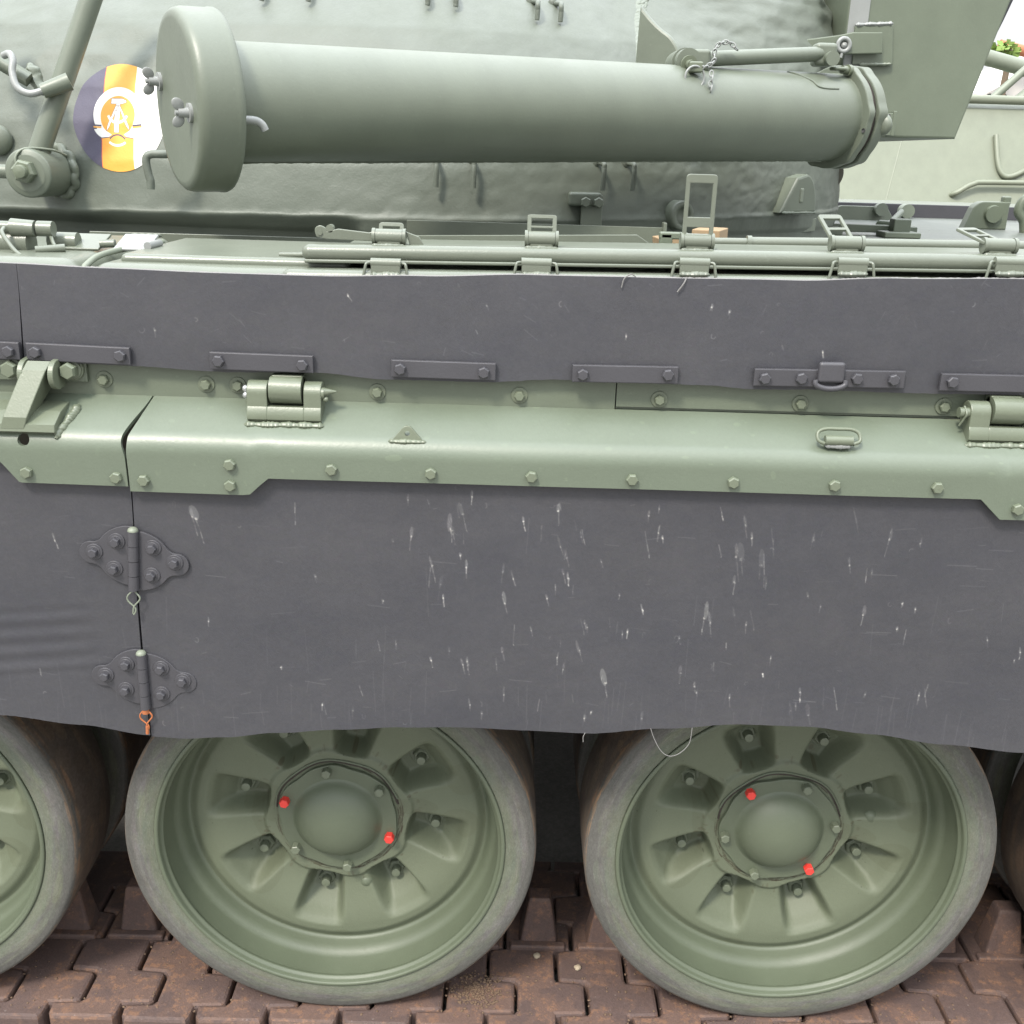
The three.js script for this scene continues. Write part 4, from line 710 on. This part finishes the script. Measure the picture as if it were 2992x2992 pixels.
// boss with a rod and a nut at the left
{
  const g = G('rail_mount', tank);
  P('boss', lathe([[0.0001, 0.135], [0.038, 0.135], [0.040, 0.132], [0.049, 0.131], [0.053, 0.126], [0.053, -0.05]].reverse(), 44).translate(-1.098, 1.566, -0.985), M.tube, g);
  P('weld_bead', tube(Array.from({ length: 28 }, (_, i) => { const a = i / 28 * 6.283, k = 0.058 + 0.003 * Math.sin(i * 2.7); return [-1.098 + k * Math.cos(a), 1.566 + k * Math.sin(a), -1.00 + 0.03 * Math.cos(a) + 0.004 * Math.sin(i * 1.9)]; }), 0.011, 140, 8, true), M.tube, g);
  P('nut', hexBolt(0.026, 0.022).rotateZ(0.3), M.bolt, g).position.set(-1.100, 1.570, -0.850); P('stud', lathe([[0.0001, 0.014], [0.013, 0.013], [0.0145, 0.010], [0.0145, -0.01]].reverse(), 20), M.bolt, g).position.set(-1.100, 1.570, -0.828);
  P('locking_wire', tube([[-1.115, 1.572, -0.846], [-1.118, 1.600, -0.848], [-1.100, 1.618, -0.86], [-1.060, 1.617, -0.90], [-1.044, 1.606, -0.94]], 0.0028, 40, 6), M.farBar, g);
  P('rail_rod', rod([-1.098, 1.59, -0.90], [-0.925, 2.03, -0.985], 0.0235, 0.0235, 28), M.tube, g);
  P('rail_rod', rod([-1.4, 1.575, -0.90], [-1.14, 1.566, -0.90], 0.0155, 0.0155, 24), M.tube, g);
  P('rod_socket', rod([-1.003, 1.762, -0.905], [-1.058, 1.739, -0.885], 0.019, 0.0155), M.tube, g);
  P('cable', tube([[-1.055, 1.740, -0.886], [-1.085, 1.733, -0.88], [-1.110, 1.745, -0.88], [-1.122, 1.775, -0.89], [-1.122, 1.800, -0.90], [-1.132, 1.815, -0.91], [-1.150, 1.812, -0.92]], 0.0078, 50, 10), M.greySteel, g);
  P('bracket_arm', rod([-1.23, 1.83, -0.96], [-1.115, 1.765, -0.955], 0.017, 0.017, 4), M.tube, g);
  P('weld_bead', weld([-1.125, 1.80, -0.985], [-1.09, 1.735, -0.965], 0.016, 4), M.tube, g);
  P('mount_stub', [box(0.05, 0.09, 0.06, -1.25, 1.90, -1.03, 0.012, 3).rotateZ(0.0), rod([-1.26, 1.86, -1.0], [-1.20, 1.84, -0.97], 0.016)], M.farBar, g);
  P('mount_stub', new THREE.SphereGeometry(0.035, 20, 14).scale(1, 1, 0.6).translate(-1.245, 1.635, -1.04), M.tube, g);
}
// fittings on the rear of the turret side
{
  const g = G('support_bracket', tank), a = [0.30, 1.845], z0 = -1.12;
  const s = new THREE.Shape(); s.moveTo(-0.06, 0.02); s.lineTo(-0.055, 0.145); s.quadraticCurveTo(-0.02, 0.105, 0.02, 0.082); s.quadraticCurveTo(0.055, 0.055, 0.06, 0.01); s.lineTo(0.03, -0.02);
  P('gusset', plate(s, 0.020, 0.005).rotateY(-0.55).translate(0.33, 1.826, -1.075), M.tube, g);
  { const pos = [], idx = [], nx = 14, ny = 110, ha = hOfY(1.81), hb = hOfY(2.03);
    for (let j = 0; j <= ny; j++) for (let i = 0; i <= nx; i++) { const x = i / nx * 2 - 1, h = lerp(ha, hb, j / ny), q = turretPoint(sOfX(0.285 + 0.62 * profAt(h)[0]) + 0.019 * x + 0.003 * PN.noise(h * 60, x, 1), h, -0.001 + (1 - x * x) * 0.75 * (0.008 + 0.006 * PN.noise(x * 2.2, h * 75, 3) + 0.004 * PN.noise(x * 5, h * 190, 8))); pos.push(q.x, q.y, q.z); if (j < ny && i < nx) { const a = j * (nx + 1) + i; idx.push(a, a + 1, a + nx + 2, a, a + nx + 2, a + nx + 1); } }
    const gg = new THREE.BufferGeometry(); gg.setAttribute('position', new THREE.Float32BufferAttribute(pos, 3)); gg.setIndex(idx); gg.computeVertexNormals(); P('weld_bead', gg, M.tube, g); }
  P('eye', [rod([0.352, 1.835, -0.96], [0.360, 1.838, -0.90], 0.030, 0.030, 30), rod([0.361, 1.838, -0.895], [0.364, 1.838, -0.872], 0.027, 0.027, 30)], M.tube, g);
  P('fork', box(0.06, 0.044, 0.03, 0.382, 1.842, -0.89, 0.008).rotateZ(0), M.tube, g);
  P('clamp_rod', rod([0.39, 1.845, -0.895], [0.700, 1.879, -1.075], 0.0160, 0.0165, 28), M.tube, g);
  P('fork', [box(0.052, 0.050, 0.05, 0.712, 1.878, -1.085, 0.010, 3), rod([0.722, 1.868, -1.06], [0.724, 1.868, -1.045], 0.0165)], M.tube, g);
  P('pull_pin', [rod([0.362, 1.832, -0.872], [0.366, 1.828, -0.835], 0.010), rod([0.3625, 1.832, -0.864], [0.3635, 1.831, -0.858], 0.018), box(0.03, 0.022, 0.022, 0.374, 1.824, -0.838, 0.004)], M.bolt, g);
  P('pin_ring', new THREE.TorusGeometry(0.0225, 0.0024, 8, 36).rotateY(0.3).translate(0.372, 1.803, -0.826), M.greySteel, g);
  const path = new THREE.CatmullRomCurve3([V(0.384, 1.822, -0.830), V(0.405, 1.83, -0.84), V(0.416, 1.842, -0.86), V(0.418, 1.862, -0.87), V(0.430, 1.876, -0.885), V(0.455, 1.880, -0.90), V(0.470, 1.870, -0.91)]);
  for (let i = 0; i < 14; i++) { const q = P('chain_link', new THREE.TorusGeometry(0.0052, 0.0017, 6, 14).scale(1.25, 0.8, 1), M.greySteel, g); q.position.copy(path.getPointAt(i / 13)); const tg = path.getTangentAt(i / 13); q.rotation.set(i % 2 ? 1.4 : 0.1, i % 2 ? 0.4 : -0.3, Math.atan2(tg.y, tg.x), 'ZYX'); }
  for (let i = 0; i < 4; i++) { const q = P('chain_link', new THREE.TorusGeometry(0.0052, 0.0017, 6, 14).scale(1.25, 0.8, 1), M.greySteel, g); q.position.set(0.408 + 0.003 * (i % 2), 1.812 - i * 0.010, -0.832); q.rotation.set(i % 2 ? 1.4 : 0.1, 0.3, 1.4, 'ZYX'); }
}
{
  const w = wall(0.16, 1.54, 0), g = G('stop_bracket', tank); g.position.set(0.163, 1.512, w[2] + 0.03);
  P('stop_block', [box(0.078, 0.030, 0.06, -0.005, 0.030, -0.01, 0.007), box(0.05, 0.09, 0.022, 0.012, -0.005, -0.004, 0.003), box(0.054, 0.046, 0.02, 0.016, -0.056, 0.006, 0.006)], M.tube, g);
  for (const x of [-0.004, 0.026]) { P('bolt', hexBolt(0.0125, 0.016), M.tube, g).position.set(x, 0.024, 0.018); }
}
P('ring_boss', [lathe([[0.0001, -0.004], [0.020, -0.004], [0.021, 0.012], [0.033, 0.012], [0.036, 0.004], [0.036, -0.03]].reverse(), 32).rotateY(0.55).translate(0.405, 1.505, -1.09)], M.tube, turret);
P('rear_lip', [tube([[0.58, 1.494, -1.275], [0.70, 1.497, -1.375], [0.82, 1.499, -1.49], [0.90, 1.501, -1.585]], 0.006, 40, 8), plate([[0, -0.05], [0.36, -0.036], [0.36, 0], [0.02, 0]], 0.01, 0.002).rotateY(0.72).translate(0.585, 1.487, -1.285)], M.tube, turret);
{
  const s = new THREE.Shape(); s.moveTo(-0.075, 0); s.lineTo(-0.02, 0.09); s.lineTo(0.02, 0.10); s.quadraticCurveTo(0.06, 0.09, 0.066, 0); const gcover = G('side_cover', tank); gcover.position.set(0.742, 1.508, -1.40); gcover.rotation.y = 0.6;
  P('cover_plate', plate(s, 0.05, 0.006), M.tube, gcover); P('cover_slot', box(0.014, 0.038, 0.01, 0.0, 0.045, 0.048, 0.004), M.farBar, gcover); P('weld_bead', weld([-0.07, 0.0, 0.05], [0.066, 0.0, 0.05], 0.004, 8), M.tube, gcover);
}
// bin on the back of the turret
{
  const g = G('turret_bin', tank);
  P('bin_body', plate([[0.905, 2.25], [0.905, 1.712], [1.258, 1.714], [1.395, 2.25]], 1.1, 0.006).translate(0, 0, -2.70), M.green, g);
  P('edge_strip', box(0.055, 0.54, 0.006, 0.935, 1.985, -1.598, 0.002), M.greySteel, g);
  P('rear_seal', plate([[1.36, 2.25], [1.30, 1.95], [1.33, 1.95], [1.36, 2.03], [1.40, 2.15], [1.41, 2.25]], 0.05, 0.006).translate(-0.006, 0, -1.68), M.dark, g);
  P('hinge_plate', plate([[0.93, 1.902], [1.043, 1.905], [1.03, 2.006], [0.925, 2.000]], 0.010, 0.002).translate(0, 0, -1.596), M.green, g);
  P('weld_bead', weld([0.925, 2.003, -1.588], [1.03, 2.009, -1.588], 0.006, 9), M.greySteel, g); P('weld_bead', weld([0.95, 1.902, -1.588], [1.04, 1.906, -1.588], 0.005, 7), M.farBar, g);
  P('hinge_lever', plate([[0.738, 1.940], [0.735, 1.952], [0.88, 1.974], [0.915, 1.982], [0.995, 1.984], [1.003, 1.930], [0.90, 1.925], [0.86, 1.895], [0.80, 1.895]], 0.014, 0.003).translate(0, 0, -1.575), M.green, g);
  P('lever_pin', [new THREE.TorusGeometry(0.0165, 0.006, 10, 30).translate(0.890, 1.948, -1.553), lathe([[0.0001, 0.012], [0.008, 0.011], [0.010, -0.002]].reverse(), 18).translate(0.892, 1.947, -1.562), rod([0.888, 1.932, -1.553], [0.886, 1.915, -1.553], 0.004)], M.greySteel, g);
  P('stop_tab', [box(0.010, 0.066, 0.055, 1.052, 1.748, -1.56, 0.002), box(0.05, 0.06, 0.006, 1.022, 1.746, -1.535, 0.002)], M.green, g);
  for (const y of [1.768, 1.733]) P('tab_hole', lathe([[0.0001, 0.0006], [0.0052, 0.0006], [0.0052, -0.001]].reverse(), 16), M.bore, g).position.set(1.034, y, -1.532);
}
P('round_fitting', [new THREE.SphereGeometry(0.05, 24, 16).scale(0.7, 0.9, 0.8).rotateZ(-0.5).translate(0.955, 1.600, -1.75), rod([0.935, 1.56, -1.74], [0.90, 1.50, -1.74], 0.02)], M.under, tank);

// ---------------------------------------------------------------- stowage tube strapped along the turret
const tubeGroup = G('stowage_tube'); tubeGroup.userData = { label: 'large green cylindrical stowage tube with a wide end cap, slung along the turret side', category: 'stowage tube' };
tubeGroup.position.set(-0.49, 1.709, -0.393);
tubeGroup.quaternion.setFromRotationMatrix(new THREE.Matrix4().makeBasis(V(0.855, 0.0235, -0.518).normalize(), V(-0.02, 1, 0.0124).normalize(), V(0.518, 0, 0.855).normalize()));
const latX = (pts, seg = 72) => lathe(pts, seg).rotateY(Math.PI / 2);   // profile of [r, along x]
{
  P('tube_body', latX([[0.1, -0.08], [0.1, 0.2], [0.1, 0.6], [0.1, 1.0], [0.1, 1.46], [0.1015, 1.468], [0.104, 1.472]].reverse(), 96), M.tube, tubeGroup);
  P('seam_strip', weld([-0.03, -0.0995, 0.012], [1.44, -0.0995, 0.012], 0.0024, 120), M.tube, tubeGroup);
  P('end_cap', latX([[0.0001, -0.118], [0.130, -0.118], [0.140, -0.1165], [0.1465, -0.110], [0.149, -0.100], [0.1493, -0.058], [0.1505, -0.054], [0.1505, -0.048], [0.148, -0.043], [0.144, -0.041], [0.141, -0.046], [0.1, -0.046]].reverse(), 120), M.tube, tubeGroup);
  const fl = (x0, t, r, lobe) => { const s = new THREE.Shape(); for (let i = 0; i <= 180; i++) { const a = i / 180 * Math.PI * 2, q = r + lobe * Math.max(0, Math.cos(a * 6 + 0.5)) ** 3; i ? s.lineTo(q * Math.cos(a), q * Math.sin(a)) : s.moveTo(q, 0); } return plate(s, t, 0.003).rotateY(Math.PI / 2).translate(x0, 0, 0); };
  P('flange', fl(1.466, 0.020, 0.1185, 0.005), M.tube, tubeGroup);
  P('gasket', latX([[0.104, 1.486], [0.1125, 1.487], [0.1125, 1.4985], [0.104, 1.4995]].reverse()), M.gasket, tubeGroup);
  P('end_flange', [fl(1.499, 0.030, 0.1195, 0.005), latX([[0.108, 1.528], [0.104, 1.540], [0.085, 1.546], [0.0001, 1.547]])], M.tube, tubeGroup);
  for (const a of [1.72]) P('flange_lug', new THREE.SphereGeometry(0.030, 20, 14).scale(0.6, 1.4, 1).rotateX(a).translate(1.532, 0.094 * Math.cos(a), 0.094 * Math.sin(a)), M.tube, tubeGroup);
  P('bolt_hole', latX([[0.0001, 0.0], [0.005, 0.0], [0.005, 0.002]], 16).rotateY(Math.PI).translate(1.4655, -0.030, 0.1105), M.bore, tubeGroup);
  P('wing_screw', [rod([1.462, 0.105, 0.045], [1.44, 0.106, 0.046], 0.009), box(0.040, 0.008, 0.022, 1.425, 0.107, 0.048, 0.004, 3), rod([1.468, 0.105, 0.045], [1.458, 0.105, 0.045], 0.013)], M.bolt, tubeGroup);
  const wing = (y, z, turn) => {
    const w = G('wing_nut', tubeGroup); w.position.set(-0.119, y, z); w.rotation.x = turn;
    P('nut_body', [rod([0.001, 0, 0], [-0.004, 0, 0], 0.0155), rod([-0.002, 0, 0], [-0.020, 0, 0], 0.0082, 0.0068), rod([-0.020, 0, 0], [-0.025, 0, 0], 0.004)], M.greySteel, w);
    for (const s of [-1, 1]) P('wing', new THREE.SphereGeometry(0.0105, 18, 12).scale(1.05, 0.85, 0.24).rotateZ(s * -0.75).translate(-0.020, s * 0.0135, 0), M.greySteel, w);
  };
  wing(0.035, -0.095, 0.25); wing(-0.020, 0.092, 0.2);
  P('cap_hook', [tube([[-0.05, -0.030, 0.118], [-0.028, -0.030, 0.121], [-0.016, -0.032, 0.121], [-0.008, -0.038, 0.122], [-0.004, -0.046, 0.122]], 0.0068, 24, 10)], M.greySteel, tubeGroup);
  P('lip_tab', tube([[1.28, 0.0995, 0.03], [1.30, 0.094, 0.045], [1.325, 0.078, 0.065], [1.335, 0.066, 0.077], [1.36, 0.062, 0.080], [1.40, 0.062, 0.080]].map(([x, y, z]) => { const k = 0.1005 / Math.hypot(y, z); return [x, y * k, z * k]; }), 0.0024, 50, 6), M.tube, tubeGroup);
}

// ---------------------------------------------------------------- wooden blocks wedged by the turret ring
const woodBlock = (x, y, z, w, h, d, turn, label) => { const b = P('wooden_block', box(w, h, d, 0, 0, 0, 0.002), M.wood); b.position.set(x, y, z); b.rotation.y = turn; b.userData = { label, category: 'wooden block' }; return b; };
woodBlock(0.386, 1.497, -0.56, 0.055, 0.022, 0.10, -0.35, 'pale sawn wooden block showing beside the tall upright latch loop');
woodBlock(0.303, 1.483, -0.56, 0.050, 0.017, 0.06, 0.1, 'small brown wood offcut lying left of the tall latch loop').rotation.z = 0.12;

// ---------------------------------------------------------------- background
const av = G('armoured_vehicle'); av.userData = { label: 'pale green armoured vehicle parked behind the tank, with handrails on its side', category: 'armoured vehicle' };
av.position.set(4.2, 0, -6);
{
  const s = new THREE.Shape(); s.moveTo(0.05, 0.5); s.lineTo(0.05, 1.30); s.lineTo(-0.28, 2.03); s.lineTo(-0.34, 2.07); s.lineTo(-2.4, 2.07); s.lineTo(-2.7, 1.3); s.lineTo(-2.7, 0.5);
  const body = new THREE.ExtrudeGeometry(s, { depth: 5.2, bevelEnabled: true, bevelSize: 0.012, bevelThickness: 0.012, bevelSegments: 2 }).rotateY(-Math.PI / 2).translate(2.6, 0, 0);
  P('body', body.scale(1, 1, 1), M.far, av);
  const sl = (y) => 0.05 - (y - 1.30) * 0.452;
  P('seam_strip', rod([-1.63, 1.34, sl(1.34) + 0.004], [-1.50, 1.80, sl(1.80) + 0.004], 0.010, 0.010, 8), M.far, av);
  P('handrail', rod([-2.1, 2.095, -0.26], [1.2, 2.095, -0.26], 0.030), M.far, av);
  P('handrail', tube([[-1.16, 1.45, sl(1.45)], [-1.13, 1.47, sl(1.47) + 0.05], [-1.02, 1.53, sl(1.53) + 0.07], [-0.85, 1.545, sl(1.545) + 0.07], [0.2, 1.55, sl(1.55) + 0.07], [0.25, 1.50, sl(1.5)]], 0.018, 60, 10), M.far, av);
  P('hatch_handle', tube([[-0.84, 1.86, sl(1.86) + 0.03], [-0.83, 1.68, sl(1.68) + 0.03], [-0.80, 1.60, sl(1.60) + 0.03], [-0.75, 1.585, sl(1.585) + 0.03], [-0.66, 1.62, sl(1.62) + 0.03], [-0.50, 1.72, sl(1.72) + 0.03]], 0.018, 50, 10), M.far, av);
  P('gun_tube', rod([-1.3, 2.56, -0.9], [1.2, 1.95, -0.6], 0.055, 0.06), M.farBar, av);
  P('frame_bar', [rod([-0.80, 2.07, -0.55], [-0.50, 2.35, -0.60], 0.03, 0.03, 6), rod([-0.60, 2.07, -0.55], [-0.25, 2.35, -0.60], 0.05, 0.05, 6)], M.farBar, av);
}
const house = G('house'); house.userData = { label: 'orange walled house with a tiled roof far behind the vehicles', category: 'house' }; house.position.set(13.5, 0, -27);
P('wall', box(5, 3.2, 4, 0, 1.6, 0, 0.02), M.plaster, house);
P('roof', plate([[-2.7, 3.2], [2.7, 3.2], [0, 4.6]], 4.4, 0.02).translate(0, 0, -2.2), M.roofing, house);
for (let k = 0; k < 16; k++) P('tile', rod([-2.7 + k * 0.34, 3.22, 2.2], [-2.7 + k * 0.34, 3.22, 1.9], 0.10, 0.10, 10), M.roofing, house);
P('ridge', rod([-2.5, 4.33, 2.6], [-1.62, 4.16, 2.6], 0.12), M.tile, house);
const tree = G('tree'); tree.userData = { label: 'light green leafy tree glimpsed above the far vehicle', category: 'tree' }; tree.position.set(11.0, 0, -24.0);
P('trunk', rod([0, 0, 0], [0.1, 4.2, 0], 0.14, 0.06), M.bark, tree);
{
  const base = new THREE.PlaneGeometry(0.16, 0.10), list = [];
  for (let k = 0; k < 80; k++) { const u = rr(-1, 1), a = rr(0, 6.283), q = Math.cbrt(rnd()) * 0.34, c = Math.sqrt(1 - u * u); list.push(base.clone().rotateX(rr(0, 3)).rotateY(rr(0, 6)).translate(q * c * Math.cos(a), 4.20 + q * u * 0.6 + 0.15 * PN.noise(a, u, 1), q * c * Math.sin(a))); }
  P('crown', list, M.leaf, tree);
}

renderer.render(scene, camera);
